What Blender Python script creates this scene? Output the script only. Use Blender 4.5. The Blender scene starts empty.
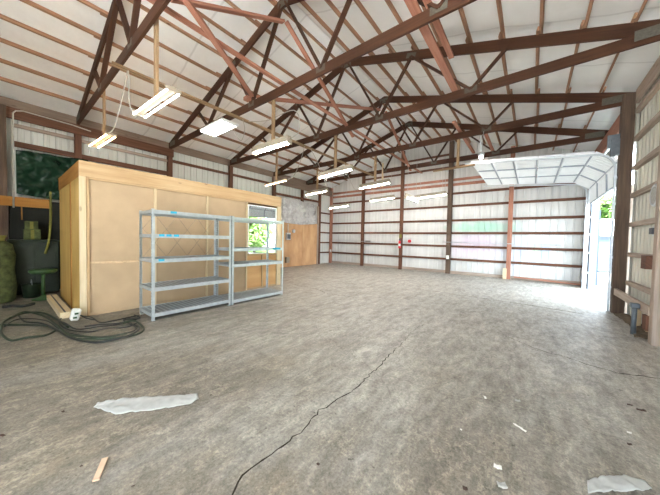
import bpy, bmesh, math, random
from mathutils import Vector, Matrix, noise
random.seed(7)
V = Vector
SC = bpy.context.scene
COL = SC.collection
PI = math.pi

# ------------------------------------------------------------------ numbers of the place
XL, XR = -10.60, 1.69            # column lines of the side walls
XM = (XL + XR) / 2
YT = [1.44 + 2.44 * i for i in range(5)]   # truss planes
YB = 13.64                       # back wall column line
YF = -3.4                        # front wall (behind the camera)
SL = 0.305                       # roof slope
ZTOP = 6.85                      # top edge of the trusses at the ridge
def ztop(x): return ZTOP - SL * abs(x - XM)

# ------------------------------------------------------------------ materials
MATS = {}
def newmat(name):
    m = bpy.data.materials.new(name); m.use_nodes = True
    nt = m.node_tree
    for n in list(nt.nodes): nt.nodes.remove(n)
    out = nt.nodes.new('ShaderNodeOutputMaterial')
    b = nt.nodes.new('ShaderNodeBsdfPrincipled')
    nt.links.new(b.outputs[0], out.inputs[0])
    MATS[name] = m
    return m, nt, b
def N(nt, t, **kw):
    n = nt.nodes.new(t)
    for k, v in kw.items(): setattr(n, k, v)
    return n
def ramp(nt, fac, stops):
    r = N(nt, 'ShaderNodeValToRGB')
    e = r.color_ramp.elements
    while len(e) < len(stops): e.new(0.5)
    for i, (p, c) in enumerate(stops):
        e[i].position = p; e[i].color = (*c, 1)
    nt.links.new(fac, r.inputs[0])
    return r.outputs[0]
def mixc(nt, fac, a, b, blend='MIX'):
    m = N(nt, 'ShaderNodeMix', data_type='RGBA', blend_type=blend)
    for sock, v in ((m.inputs[0], fac), (m.inputs[6], a), (m.inputs[7], b)):
        if hasattr(v, 'is_linked'): nt.links.new(v, sock)
        elif isinstance(v, (int, float)): sock.default_value = v
        else: sock.default_value = (*v, 1)
    return m.outputs[2]
def tex(nt, coord, scale, detail=4, rough=.6, kind='Object', sc3=None):
    tc = N(nt, 'ShaderNodeTexCoord'); src = tc.outputs[kind]
    if sc3:
        mp = N(nt, 'ShaderNodeMapping'); mp.inputs['Scale'].default_value = sc3
        nt.links.new(src, mp.inputs[0]); src = mp.outputs[0]
    n = N(nt, 'ShaderNodeTexNoise'); n.inputs['Scale'].default_value = scale
    n.inputs['Detail'].default_value = detail; n.inputs['Roughness'].default_value = rough
    nt.links.new(src, n.inputs['Vector'])
    return n.outputs[0]
def bump(nt, b, h, strength=.3, dist=.01):
    bp = N(nt, 'ShaderNodeBump'); bp.inputs['Strength'].default_value = strength
    bp.inputs['Distance'].default_value = dist
    nt.links.new(h, bp.inputs['Height']); nt.links.new(bp.outputs[0], b.inputs['Normal'])

def wood(name, dark, mid, light, rough=.75, along=1.2, across=22, spot=.0):
    m, nt, b = newmat(name)
    g = tex(nt, None, 1.0, 5, .65, 'UV', (along, across, 1))
    c = ramp(nt, g, [(.28, dark), (.5, mid), (.74, light)])
    big = tex(nt, None, 1.0, 2, .5, 'UV', (.7, 1.5, 1))
    c = mixc(nt, .35, c, ramp(nt, big, [(.3, dark), (.7, light)]))
    if spot:
        vk = N(nt, 'ShaderNodeTexVoronoi'); vk.inputs['Scale'].default_value = 1
        tk = N(nt, 'ShaderNodeTexCoord'); mk = N(nt, 'ShaderNodeMapping'); mk.inputs['Scale'].default_value = (1.7, 4.5, 1)
        nt.links.new(tk.outputs['UV'], mk.inputs[0]); nt.links.new(mk.outputs[0], vk.inputs['Vector'])
        c = mixc(nt, ramp(nt, vk.outputs['Distance'], [(.05, (spot,) * 3), (.11, (0, 0, 0))]), c, tuple(x * .35 for x in dark))
    nt.links.new(c, b.inputs['Base Color']); b.inputs['Roughness'].default_value = rough
    b.inputs['Specular IOR Level'].default_value = .25
    bump(nt, b, g, .25, .004)
    return m
def plain(name, col, rough=.6, metal=0., var=.12, scale=6, spec=.4, bmp=0):
    m, nt, b = newmat(name)
    n = tex(nt, None, scale, 4, .6)
    c = ramp(nt, n, [(.3, tuple(x * (1 - var) for x in col)), (.7, tuple(min(1, x * (1 + var)) for x in col))])
    nt.links.new(c, b.inputs['Base Color'])
    b.inputs['Roughness'].default_value = rough; b.inputs['Metallic'].default_value = metal
    b.inputs['Specular IOR Level'].default_value = spec
    if bmp: bump(nt, b, n, bmp, .01)
    return m
def emit(name, col, strength):
    m, nt, b = newmat(name)
    b.inputs['Base Color'].default_value = (.9, .9, .9, 1)
    b.inputs['Emission Color'].default_value = (*col, 1); b.inputs['Emission Strength'].default_value = strength
    return m

TRUSS = wood('truss_wood', (.018, .0065, .003), (.044, .016, .007), (.088, .035, .016), spot=.6)
BROWN = wood('brown_wood', (.055, .022, .012), (.115, .050, .029), (.20, .095, .058), spot=.6)
REDW = wood('reddish_wood', (.20, .075, .045), (.33, .145, .095), (.46, .24, .17), spot=.5)
PURL = wood('purlin_wood', (.15, .075, .042), (.28, .15, .088), (.44, .26, .165), spot=.9)
GREYW = wood('weathered_wood', (.20, .145, .11), (.36, .285, .23), (.50, .42, .35), spot=.4)
DUSTY = wood('dusty_dark_wood', (.035, .022, .015), (.085, .055, .038), (.17, .115, .08))
DUSTY2 = wood('dusty_brown_wood', (.11, .075, .055), (.19, .135, .10), (.28, .21, .165), spot=.5)
HANG = wood('hanger_wood', (.14, .085, .042), (.235, .15, .08), (.32, .22, .13))
PINE = wood('new_pine', (.35, .21, .10), (.49, .335, .18), (.59, .44, .27), along=.9, across=14, spot=.9)
PALE = wood('pale_pine', (.50, .39, .23), (.63, .51, .33), (.72, .61, .43), along=.9, across=16, spot=.5)
ORNG = wood('orange_pine', (.22, .09, .015), (.33, .15, .03), (.42, .21, .05), along=.9, across=14)
PLYW = wood('plywood', (.46, .25, .10), (.58, .34, .15), (.68, .44, .22), along=.5, across=3)
PLYS = wood('stained_plywood', (.36, .18, .08), (.58, .35, .18), (.68, .45, .26), along=.7, across=1.4)
PLYY = wood('yellowed_plywood', (.36, .22, .055), (.50, .32, .09), (.60, .40, .14), along=.5, across=3)
HARD = plain('tan_board', (.44, .32, .20), .75, var=.10, scale=1.6)
PAPER = plain('torn_paper', (.58, .42, .26), .9, var=.2, scale=20)
GALV = plain('galvanised_steel', (.50, .55, .58), .42, .55, .12, 9)
DECK = plain('grey_shelf_deck', (.30, .33, .35), .5, .3, .2, 30)
GUSS = plain('gusset_steel', (.075, .07, .055), .6, .1, .3, 30)
WHITEM = plain('white_enamel', (.78, .80, .80), .4, 0, .03, 5)
FIXM = plain('fixture_enamel', (.30, .255, .195), .5, 0, .15, 12)
ALU = plain('dull_aluminium', (.55, .58, .60), .4, .7, .1, 10)
DARKM = plain('dark_metal', (.05, .05, .055), .5, .4, .3, 10)
TAPE = plain('blue_tape', (.02, .36, .55), .6, 0, .15, 30)
HOSE = plain('green_black_hose', (.030, .045, .026), .5, 0, .3, 20)
CABL = plain('black_cable', (.022, .024, .022), .5, 0, .3, 20)
CABW = plain('grey_cable', (.42, .40, .36), .55, 0, .1, 20)
RED = plain('red_paint', (.55, .02, .03), .4, 0, .1, 20)
YELW = plain('yellow_strap', (.17, .16, .03), .8, 0, .2, 20)
GRNP = plain('green_paint', (.03, .075, .022), .55, 0, .35, 6)
GRNL = plain('faded_green_carton', (.06, .075, .025), .9, 0, .6, 9)
DKGR = plain('dark_green_cabinet_paint', (.008, .017, .007), .5, 0, .4, 4)
PIPEM = plain('grey_pipe', (.10, .115, .13), .5, .3, .2, 12)
LEAFD = plain('dry_leaf', (.06, .035, .025), .8, 0, .3, 40)
JAMB = plain('grey_blue_jamb_paint', (.24, .28, .33), .6, 0, .08, 5)
PAPW = plain('white_paper', (.75, .74, .70), .8, 0, .08, 30)
CARD = plain('pinkish_card', (.52, .36, .25), .85, 0, .1, 12)
GREYC = plain('grey_scrap', (.38, .38, .36), .8, 0, .2, 30)
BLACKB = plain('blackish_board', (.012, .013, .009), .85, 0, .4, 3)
SOIL = plain('loose_soil', (.14, .11, .08), .95, 0, .4, 12, .1, .8)

def siding(name, base, tint=None, streak=.16):
    m, nt, b = newmat(name)
    n = tex(nt, None, 1.0, 5, .6, 'Object', (9, 9, .35))
    c = ramp(nt, n, [(.3, tuple(x * (1 - streak) for x in base)), (.7, tuple(min(1, x * (1 + streak * .6)) for x in base))])
    d = tex(nt, None, .9, 4, .6)
    c = mixc(nt, .5, c, ramp(nt, d, [(.3, tuple(x * .78 for x in base)), (.65, base)]))
    if tint: c = tint(nt, c)
    nt.links.new(c, b.inputs['Base Color'])
    b.inputs['Roughness'].default_value = .5; b.inputs['Metallic'].default_value = .15
    return m
def back_tint(nt, c):
    # faint patches of green, violet, pink and blue on the back wall sheets
    geo = N(nt, 'ShaderNodeNewGeometry'); sx = N(nt, 'ShaderNodeSeparateXYZ')
    nt.links.new(geo.outputs['Position'], sx.inputs[0])
    wob = tex(nt, None, 1.3, 3, .6)
    def blob(cx, cz, rx, rz, col, amt, c):
        def f(op, a, b_):
            n = N(nt, 'ShaderNodeMath', operation=op)
            for i, v in enumerate((a, b_)):
                if hasattr(v, 'is_linked'): nt.links.new(v, n.inputs[i])
                else: n.inputs[i].default_value = v
            return n.outputs[0]
        dx = f('DIVIDE', f('SUBTRACT', sx.outputs[0], cx), rx); dz = f('DIVIDE', f('SUBTRACT', sx.outputs[2], cz), rz)
        d = f('ADD', f('MULTIPLY', dx, dx), f('MULTIPLY', dz, dz))
        d = f('ADD', d, f('MULTIPLY', f('SUBTRACT', wob, .5), 1.6))
        fac = ramp(nt, d, [(.15, (amt,) * 3), (1., (0, 0, 0))])
        return mixc(nt, fac, c, col)
    c = blob(-2.0, 2.28, 1.7, .30, (.22, .62, .42), .55, c)
    c = blob(-2.2, 1.35, 1.5, .75, (.66, .50, .66), .45, c)
    c = blob(-.62, 2.25, .35, .45, (.35, .66, .52), .40, c)
    c = blob(-.35, 1.18, .22, .34, (.32, .36, .66), .55, c)
    c = blob(.12, 1.28, .28, .22, (.58, .66, .30), .55, c)
    c = blob(-.05, 1.10, .14, .38, (.70, .36, .44), .45, c)
    c = blob(.45, 1.15, .25, .40, (.32, .52, .78), .5, c)
    c = blob(-.3, 1.0, 1.2, .9, (.62, .72, .88), .3, c)
    return c
SID_L = siding('left_wall_sheet', (.66, .67, .64))
SID_B = siding('back_wall_sheet', (.62, .62, .60), back_tint, .22)
SID_R = siding('right_wall_sheet', (.62, .60, .52), None, .10)
OUTW = plain('pale_blue_siding', (.085, .108, .135), .7, 0, .08, 2)
OUTD = plain('blue_grey_door', (.07, .10, .15), .6, 0, .1, 2)
OUTR = plain('grey_roofing', (.42, .45, .48), .8, 0, .1, 4)

def make_ceiling():
    m, nt, b = newmat('ceiling_liner')
    n = tex(nt, None, .8, 5, .6, 'Object', (1, .5, 1))
    c = ramp(nt, n, [(.3, (.80, .80, .785)), (.65, (.90, .91, .905))])
    w = N(nt, 'ShaderNodeTexWave', wave_type='BANDS', bands_direction='Y')
    w.inputs['Scale'].default_value = .205; w.inputs['Distortion'].default_value = .55
    w.inputs['Detail'].default_value = 2; w.inputs['Detail Scale'].default_value = 2.4
    tc = N(nt, 'ShaderNodeTexCoord'); nt.links.new(tc.outputs['Object'], w.inputs[0])
    seam = ramp(nt, w.outputs[0], [(.0, (.25,) * 3), (.0010, (0, 0, 0))])
    c = mixc(nt, seam, c, (.20, .19, .18))
    nt.links.new(c, b.inputs['Base Color']); b.inputs['Roughness'].default_value = .7
    h = tex(nt, None, 2.2, 3, .5); bump(nt, b, h, .4, .05)
    return m
CEIL = make_ceiling()

def make_floor():
    m, nt, b = newmat('dirty_concrete')
    def T(scale, det, ro, sc3=None): return tex(nt, None, scale, det, ro, 'Object', sc3)
    K = (0, 0, 0)
    base = T(.55, 6, .62)
    c = ramp(nt, base, [(.30, (0.108, 0.092, 0.071)), (.5, (0.148, 0.130, 0.104)), (.70, (0.194, 0.175, 0.144))])
    # scuffs and trowel marks drawn out along the length of the hall
    sc = T(3.2, 10, .78, (1.5, .42, 1))
    c = mixc(nt, .75, c, ramp(nt, sc, [(.32, (0.061, 0.050, 0.037)), (.47, (0.137, 0.119, 0.094)), (.56, (0.169, 0.150, 0.122)), (.70, (0.317, 0.287, 0.238))]))
    mo = T(11, 8, .75)
    c = mixc(nt, .45, c, ramp(nt, mo, [(.32, (0.065, 0.055, 0.041)), (.5, (0.151, 0.133, 0.106)), (.68, (0.281, 0.256, 0.211))]))
    fine = T(60, 5, .75)
    c = mixc(nt, .38, c, ramp(nt, fine, [(.32, (0.043, 0.036, 0.028)), (.5, (0.144, 0.127, 0.102)), (.68, (0.302, 0.276, 0.231))]))
    # pale tan dust drifts with ragged edges
    du = T(.75, 12, .74, (1.25, 1, 1))
    c = mixc(nt, ramp(nt, du, [(.52, K), (.60, (.25,) * 3), (.70, (.7,) * 3)]), c, (0.266, 0.220, 0.155))
    # swept ridges of dust: narrow pale bands
    rd = T(1.1, 7, .68, (1.0, .6, 1))
    c = mixc(nt, ramp(nt, rd, [(.485, K), (.50, (.45,) * 3), (.515, K)]), c, (.38, .335, .26))
    # grey trodden tracks towards the doorway
    gt = T(.35, 7, .68, (1.6, .5, 1))
    c = mixc(nt, ramp(nt, gt, [(.52, K), (.64, (.5,) * 3)]), c, (0.259, 0.252, 0.234))
    # paler slab deeper in the hall: dry dust plus painted-in door light, ragged edge
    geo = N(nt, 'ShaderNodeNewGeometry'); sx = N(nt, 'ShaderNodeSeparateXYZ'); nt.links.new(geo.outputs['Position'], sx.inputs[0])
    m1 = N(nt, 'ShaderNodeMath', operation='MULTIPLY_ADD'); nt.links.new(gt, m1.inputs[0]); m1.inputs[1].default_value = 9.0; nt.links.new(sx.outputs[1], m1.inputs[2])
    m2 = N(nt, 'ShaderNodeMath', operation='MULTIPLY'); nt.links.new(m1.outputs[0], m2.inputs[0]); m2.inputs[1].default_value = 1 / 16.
    dry = ramp(nt, m2.outputs[0], [(.36, K), (.56, (.72,) * 3)])  # dust and painted door light share this mask
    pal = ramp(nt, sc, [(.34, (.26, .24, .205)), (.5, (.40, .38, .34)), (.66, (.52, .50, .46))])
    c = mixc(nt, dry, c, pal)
    # grit: fine light and dark grain over everything
    c = mixc(nt, 1.0, c, ramp(nt, T(38, 6, .8), [(.34, (.55, .54, .52)), (.48, (.98,) * 3), (.55, (1.06,) * 3), (.68, (1.6, 1.58, 1.52))]), 'MULTIPLY')
    c = mixc(nt, 1.0, c, ramp(nt, T(8, 9, .78, (1.4, .6, 1)), [(.34, (.62, .60, .58)), (.5, (1.0,) * 3), (.66, (1.42, 1.40, 1.35))]), 'MULTIPLY')
    # dark dirt crumbs
    sp = T(13, 4, .65)
    c = mixc(nt, ramp(nt, sp, [(.66, K), (.70, (.75,) * 3)]), c, (0.043, 0.034, 0.024))
    # thin wandering hairlines
    vo = N(nt, 'ShaderNodeTexVoronoi', feature='DISTANCE_TO_EDGE'); vo.inputs['Scale'].default_value = .55
    tc = N(nt, 'ShaderNodeTexCoord')
    wv = N(nt, 'ShaderNodeTexNoise'); wv.inputs['Scale'].default_value = 3.; wv.inputs['Detail'].default_value = 5
    nt.links.new(tc.outputs['Object'], wv.inputs['Vector'])
    ad = N(nt, 'ShaderNodeMix', data_type='RGBA', blend_type='ADD'); ad.inputs[0].default_value = .35
    nt.links.new(tc.outputs['Object'], ad.inputs[6]); nt.links.new(wv.outputs[1], ad.inputs[7])
    nt.links.new(ad.outputs[2], vo.inputs['Vector'])
    c = mixc(nt, ramp(nt, vo.outputs[0], [(.0, (.35,) * 3), (.008, K)]), c, (0.065, 0.052, 0.040))
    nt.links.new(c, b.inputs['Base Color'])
    r = ramp(nt, sc, [(.3, (.62,) * 3), (.7, (.42,) * 3)])
    nt.links.new(r, b.inputs['Roughness']); b.inputs['Specular IOR Level'].default_value = .5
    hb = mixc(nt, .5, sc, mo); hb = mixc(nt, .35, hb, fine); hb = mixc(nt, .4, hb, du)
    bump(nt, b, hb, .8, .02)
    return m
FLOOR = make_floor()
CRACK = plain('crack_shadow', (.035, .028, .022), .95, 0, .3, 20, .05)

def make_plastic(name, col, trans, rough=.25):
    m, nt, b = newmat(name)
    n = tex(nt, None, 5, 4, .6)
    c = ramp(nt, n, [(.3, tuple(x * .75 for x in col)), (.7, col)])
    nt.links.new(c, b.inputs['Base Color']); b.inputs['Roughness'].default_value = rough
    b.inputs['Transmission Weight'].default_value = trans; b.inputs['IOR'].default_value = 1.25
    b.inputs['Specular IOR Level'].default_value = .7
    return m
PLAS = make_plastic('hazy_plastic', (.70, .69, .68), .2, .15)
SCRAP = make_plastic('scrap_plastic', (.55, .56, .54), .2, .3)
TARP = make_plastic('dark_tarp', (.010, .035, .018), 0, .22)

def make_glass():
    m, nt, b = newmat('window_glass')
    out = [n for n in nt.nodes if n.type == 'OUTPUT_MATERIAL'][0]
    gl = N(nt, 'ShaderNodeBsdfGlossy'); gl.inputs['Roughness'].default_value = .015
    gl.inputs['Color'].default_value = (.92, .95, .95, 1)
    tr = N(nt, 'ShaderNodeBsdfTransparent'); tr.inputs[0].default_value = (.80, .84, .83, 1)
    mx = N(nt, 'ShaderNodeMixShader'); mx.inputs[0].default_value = .55
    nt.links.new(tr.outputs[0], mx.inputs[1]); nt.links.new(gl.outputs[0], mx.inputs[2])
    nt.links.new(mx.outputs[0], out.inputs[0])
    return m
GLASS = make_glass()
T_WARM = emit('warm_tube', (1., .72, .42), 16)
T_WHITE = emit('white_tube', (1., .95, .88), 55)
T_BACK = emit('bright_white_tube', (1., .965, .91), 125)
T_COOL = emit('cool_tube', (1., .98, .94), 14)
T_BULB = emit('lit_bulb', (1., .95, .85), 110)
T_DEAD = plain('unlit_tube', (.80, .82, .82), .3, 0, .02, 5)

def make_leafmat():
    m, nt, b = newmat('leaves')
    oi = tex(nt, None, 2.5, 3, .6)
    c = ramp(nt, oi, [(.3, (.03, .075, .012)), (.5, (.065, .13, .02)), (.7, (.12, .19, .04))])
    nt.links.new(c, b.inputs['Base Color']); b.inputs['Roughness'].default_value = .6
    b.inputs['Transmission Weight'].default_value = 0
    return m
LEAF = make_leafmat()
BARK = plain('bark', (.10, .075, .055), .9, 0, .3, 8)
GRAVEL = plain('pale_gravel', (.20, .195, .185), .95, 0, .25, 30, .1, .5)
BOUNCE_APRON = plain('pale_bounce_apron', (.66, .65, .62), .9, 0, .1, 3, .1, .2)  # kept pale so that it throws sunlight up inside
GRASS = plain('verge_grass', (.16, .28, .06), .9, 0, .4, 8, .1)

# ------------------------------------------------------------------ mesh builder
class MB:
    def __init__(s, loc=(0, 0, 0)):
        s.bm = bmesh.new(); s.uv = s.bm.loops.layers.uv.new('UVMap'); s.loc = V(loc)
    def quad(s, pts, uvs=None, smooth=False):
        vs = [s.bm.verts.new(V(p) - s.loc) for p in pts]
        f = s.bm.faces.new(vs); f.smooth = smooth
        if uvs:
            for l, q in zip(f.loops, uvs): l[s.uv].uv = q
        return f
    def frame(s, o, a, b, c, la, lb, lc, taper=1):
        """block centred at o with unit axes a (length), b, c"""
        o, a, b, c = V(o), V(a), V(b), V(c)
        ou, ov = random.random() * 40, random.random() * 40
        vs = {}
        for i in (-1, 1):
            for j in (-1, 1):
                for k in (-1, 1):
                    t = taper if i > 0 else 1
                    vs[i, j, k] = (s.bm.verts.new(o + a * (i * la / 2) + b * (j * lb / 2 * t) + c * (k * lc / 2 * t) - s.loc),
                                   (i * la / 2, j * lb / 2, k * lc / 2))
        F = [((-1, -1, -1), (-1, -1, 1), (-1, 1, 1), (-1, 1, -1)), ((1, -1, -1), (1, 1, -1), (1, 1, 1), (1, -1, 1)),
             ((-1, -1, -1), (1, -1, -1), (1, -1, 1), (-1, -1, 1)), ((-1, 1, -1), (-1, 1, 1), (1, 1, 1), (1, 1, -1)),
             ((-1, -1, -1), (-1, 1, -1), (1, 1, -1), (1, -1, -1)), ((-1, -1, 1), (1, -1, 1), (1, 1, 1), (-1, 1, 1))]
        for f in F:
            fc = s.bm.faces.new([vs[k][0] for k in f])
            for l, k in zip(fc.loops, f):
                q = vs[k][1]; l[s.uv].uv = (q[0] + ou, q[1] + q[2] * 1.03 + ov)
        return s
    def box(s, x0, x1, y0, y1, z0, z1):
        d = [x1 - x0, y1 - y0, z1 - z0]; ax = [V((1, 0, 0)), V((0, 1, 0)), V((0, 0, 1))]
        i = max(range(3), key=lambda k: d[k]); j, k = (i + 1) % 3, (i + 2) % 3
        return s.frame(((x0 + x1) / 2, (y0 + y1) / 2, (z0 + z1) / 2), ax[i], ax[j], ax[k], d[i], d[j], d[k])
    def beam(s, p, q, w, h, up=(0, 0, 1), taper=1):
        """board from p to q; w sideways, h along up"""
        p, q, up = V(p), V(q), V(up); a = (q - p); L = a.length; a.normalize()
        b = a.cross(up)
        if b.length < 1e-4: b = a.cross(V((1, 0, 0)))
        b.normalize(); c = b.cross(a).normalized()
        return s.frame((p + q) / 2, a, b, c, L, w, h, taper)
    def tube(s, pts, r, seg=8, caps=True):
        pts = [V(p) for p in pts]; rings = []
        n = None
        for i, p in enumerate(pts):
            t = (pts[min(i + 1, len(pts) - 1)] - pts[max(i - 1, 0)]).normalized()
            if n is None: n = t.orthogonal().normalized()
            n = (n - t * n.dot(t)).normalized(); b = t.cross(n)
            rr = r[i] if isinstance(r, (list, tuple)) else r
            rings.append([s.bm.verts.new(p + (n * math.cos(2 * PI * k / seg) + b * math.sin(2 * PI * k / seg)) * rr - s.loc) for k in range(seg)])
        for A, B in zip(rings, rings[1:]):
            for k in range(seg):
                f = s.bm.faces.new((A[k], A[(k + 1) % seg], B[(k + 1) % seg], B[k])); f.smooth = True
        if caps:
            s.bm.faces.new(rings[0][::-1]); s.bm.faces.new(rings[-1])
        return s
    def lathe(s, prof, c, seg=20, axis='Z'):
        """prof: (radius, height) list about a vertical axis through c"""
        c = V(c); rings = []
        for r, z in prof:
            rings.append([s.bm.verts.new(c + V((r * math.cos(2 * PI * k / seg), r * math.sin(2 * PI * k / seg), z)) - s.loc) for k in range(seg)])
        for A, B in zip(rings, rings[1:]):
            for k in range(seg):
                f = s.bm.faces.new((A[k], A[(k + 1) % seg], B[(k + 1) % seg], B[k])); f.smooth = True
        s.bm.faces.new(rings[0][::-1]); s.bm.faces.new(rings[-1])
        return s
    def loft(s, e1, e2, nu, nv, amp=.02, freq=4., nrm=(0, 0, 1), seed=0, floor=None, th=0.003):
        """crumpled sheet between two polylines"""
        def samp(e, t):
            e = [V(x) for x in e]; L = [0]
            for a, b in zip(e, e[1:]): L.append(L[-1] + (b - a).length)
            d = t * L[-1]
            for i in range(len(e) - 1):
                if d <= L[i + 1] + 1e-9:
                    k = (d - L[i]) / max(1e-9, L[i + 1] - L[i]); return e[i].lerp(e[i + 1], k)
            return e[-1]
        nrm = V(nrm).normalized(); G = []; H = []
        for i in range(nu + 1):
            row = []; ro2 = []
            a, b = samp(e1, i / nu), samp(e2, i / nu)
            for j in range(nv + 1):
                p = a.lerp(b, j / nv)
                h = noise.noise(p * freq + V((seed, seed * 2, 0))) + .6 * abs(noise.noise(p * freq * 2.3 + V((seed, 0, 5))))
                h = h * amp
                if floor is not None: h = abs(h) + floor
                row.append(s.bm.verts.new(p + nrm * h - s.loc)); ro2.append(s.bm.verts.new(p + nrm * (h - th) - s.loc))
            G.append(row); H.append(ro2)
        for i in range(nu):
            for j in range(nv):
                s.bm.faces.new((G[i][j], G[i + 1][j], G[i + 1][j + 1], G[i][j + 1])).smooth = True
                s.bm.faces.new((H[i][j], H[i][j + 1], H[i + 1][j + 1], H[i + 1][j])).smooth = True
        for i in range(nu):
            s.bm.faces.new((G[i][0], H[i][0], H[i + 1][0], G[i + 1][0])); s.bm.faces.new((G[i][nv], G[i + 1][nv], H[i + 1][nv], H[i][nv]))
        for j in range(nv):
            s.bm.faces.new((G[0][j], G[0][j + 1], H[0][j + 1], H[0][j])); s.bm.faces.new((G[nu][j], H[nu][j], H[nu][j + 1], G[nu][j + 1]))
        return s
    def build(s, name, mat, parent=None, bevel=0):
        if bevel:
            bmesh.ops.bevel(s.bm, geom=list(s.bm.edges), offset=bevel, segments=1, affect='EDGES')
        bmesh.ops.recalc_face_normals(s.bm, faces=list(s.bm.faces))
        me = bpy.data.meshes.new(name); s.bm.to_mesh(me); s.bm.free()
        me.materials.append(mat)
        o = bpy.data.objects.new(name, me); COL.objects.link(o); o.location = s.loc
        if parent is not None:
            o.parent = parent; o.matrix_parent_inverse = Matrix()
            o.location = s.loc - base(parent)
        return o
BASES = {}
def base(o):
    """world location of an (unrotated) object"""
    l = V(o.location)
    while o.parent: o = o.parent; l += V(o.location)
    return l
def tag(o, label, cat, group=None, kind=None):
    o['label'] = label; o['category'] = cat
    if group: o['group'] = group
    if kind: o['kind'] = kind
    return o
def thing(name, label, cat, loc=(0, 0, 0), group=None):
    o = bpy.data.objects.new(name, None); COL.objects.link(o); o.location = loc
    o.empty_display_size = .1
    return tag(o, label, cat, group)
def struct(o, label=None):
    o['kind'] = 'structure'
    if label: o['label'] = label
    return o
ORD = ['first', 'second', 'third', 'fourth', 'fifth', 'sixth', 'seventh', 'eighth', 'ninth', 'tenth', 'eleventh', 'twelfth']
def smooth_path(P, n=6):
    P = [V(p) for p in P]; out = []
    for i in range(len(P) - 1):
        p0, p1, p2, p3 = P[max(i - 1, 0)], P[i], P[i + 1], P[min(i + 2, len(P) - 1)]
        for k in range(n):
            t = k / n
            out.append(.5 * ((2 * p1) + (p2 - p0) * t + (2 * p0 - 5 * p1 + 4 * p2 - p3) * t * t + (3 * p1 - p0 - 3 * p2 + p3) * t ** 3))
    out.append(P[-1]); return out

# ------------------------------------------------------------------ the shell
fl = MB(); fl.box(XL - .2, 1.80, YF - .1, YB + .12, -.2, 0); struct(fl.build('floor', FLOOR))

def ribbed(mb, o, along, up, nrm, L, H0, H1, pitch=.229, phase=0.):
    """ribbed steel sheet from o running L along; top edge may slope from H0 to H1 through a function"""
    prof = []
    s = 0.
    while s < L + pitch:
        for d, h in ((0, 0), (.045, 0), (.0605, .026), (.0895, .026), (.105, 0), (.165, 0), (.170, .004), (.18, .004), (.185, 0)):
            prof.append((s + d - phase, h))
        s += pitch
    prof = [(min(max(a, 0), L), h) for a, h in prof]
    q = [prof[0]]
    for p in prof[1:]:
        if p[0] - q[-1][0] > 1e-4: q.append(p)
    o, along, up, nrm = V(o), V(along), V(up), V(nrm)
    prev = None
    for a, h in q:
        z0, z1 = H0(a), H1(a)
        b, t = mb.bm.verts.new(o + along * a + nrm * h + up * z0), mb.bm.verts.new(o + along * a + nrm * h + up * z1)
        if prev: mb.bm.faces.new((prev[0], b, t, prev[1]))
        prev = (b, t)
def zroof(x): return ztop(x) + .085
mb = MB(); ribbed(mb, (XL - .12, YF, 0), (0, 1, 0), (0, 0, 1), (1, 0, 0), YB + .1 - YF, lambda a: 0, lambda a: zroof(XL - .12) + .02)
struct(mb.build('wall_left', SID_L))
def xw(a): return XL - .12 + a
mb = MB(); ribbed(mb, (XL - .12, YB + .10, 0), (1, 0, 0), (0, 0, 1), (0, -1, 0), XR + .12 - (XL - .12), lambda a: 0, lambda a: zroof(xw(a)) + .02)
struct(mb.build('wall_back', SID_B))
DY0, DY1, DZ = 8.86, 12.72, 3.85      # the big doorway in the right wall
XS = XR + .10
mb = MB()
ribbed(mb, (XS, YF, 0), (0, 1, 0), (0, 0, 1), (-1, 0, 0), DY0 - .05 - YF, lambda a: 0, lambda a: zroof(XS) + .02)
ribbed(mb, (XS, DY0 - .05, 0), (0, 1, 0), (0, 0, 1), (-1, 0, 0), DY1 - DY0 + .17, lambda a: DZ, lambda a: zroof(XS) + .02)
ribbed(mb, (XS, DY1 + .12, 0), (0, 1, 0), (0, 0, 1), (-1, 0, 0), YB + .1 - DY1 - .12, lambda a: 0, lambda a: zroof(XS) + .02)
struct(mb.build('wall_right', SID_R))
# unseen front wall behind the camera; open doorway added and sized for fill daylight
FX0, FX1, FZ = -2.4, 1.6, 4.7
mb = MB()
W = XR + .12 - (XL - .12)
ribbed(mb, (XL - .12, YF, 0), (1, 0, 0), (0, 0, 1), (0, 1, 0), FX0 - (XL - .12), lambda a: 0, lambda a: zroof(xw(a)) + .02)
a0, a1 = FX0 - (XL - .12), FX1 - (XL - .12)
ribbed(mb, (FX0, YF, 0), (1, 0, 0), (0, 0, 1), (0, 1, 0), FX1 - FX0, lambda a: FZ, lambda a: zroof(FX0 + a) + .02)
ribbed(mb, (FX1, YF, 0), (1, 0, 0), (0, 0, 1), (0, 1, 0), XS - FX1, lambda a: 0, lambda a: zroof(FX1 + a) + .02)
struct(mb.build('wall_front', SID_L))
# roof liner: two slopes, sagging a little between the purlins
PX = [-10.02 + .59 * k for k in range(10)] + [1.18 - .6 * k for k in range(10)]
def sag(x, y):
    d = min(abs(x - p) for p in PX)
    d2 = min(abs(y - t) for t in YT + [-1., YB])
    return .016 * min(1, d / .25) ** 2 * min(1, .25 + d2) - .003
mb = MB()
xs = []
x = XL - .25
while x < XM - .05: xs.append(x); x += .098
xs.append(XM)
nx = len(xs)
ys = [YF - .1 + (YB + .25 - YF) * j / 56 for j in range(57)]
for side in (-1, 1):
    grid = []
    for x in xs:
        xx = x if side < 0 else 2 * XM - x
        grid.append([mb.bm.verts.new((xx, y, zroof(xx) - (sag(xx, y) if abs(xx - XM) > .2 else 0) + .006 * noise.noise(V((xx * 2, y * 1.3, side))))) for y in ys])
    for i in range(nx - 1):
        for j in range(len(ys) - 1):
            f = mb.bm.faces.new((grid[i][j], grid[i + 1][j], grid[i + 1][j + 1], grid[i][j + 1])); f.smooth = True
cl = mb.build('ceiling', CEIL)
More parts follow.
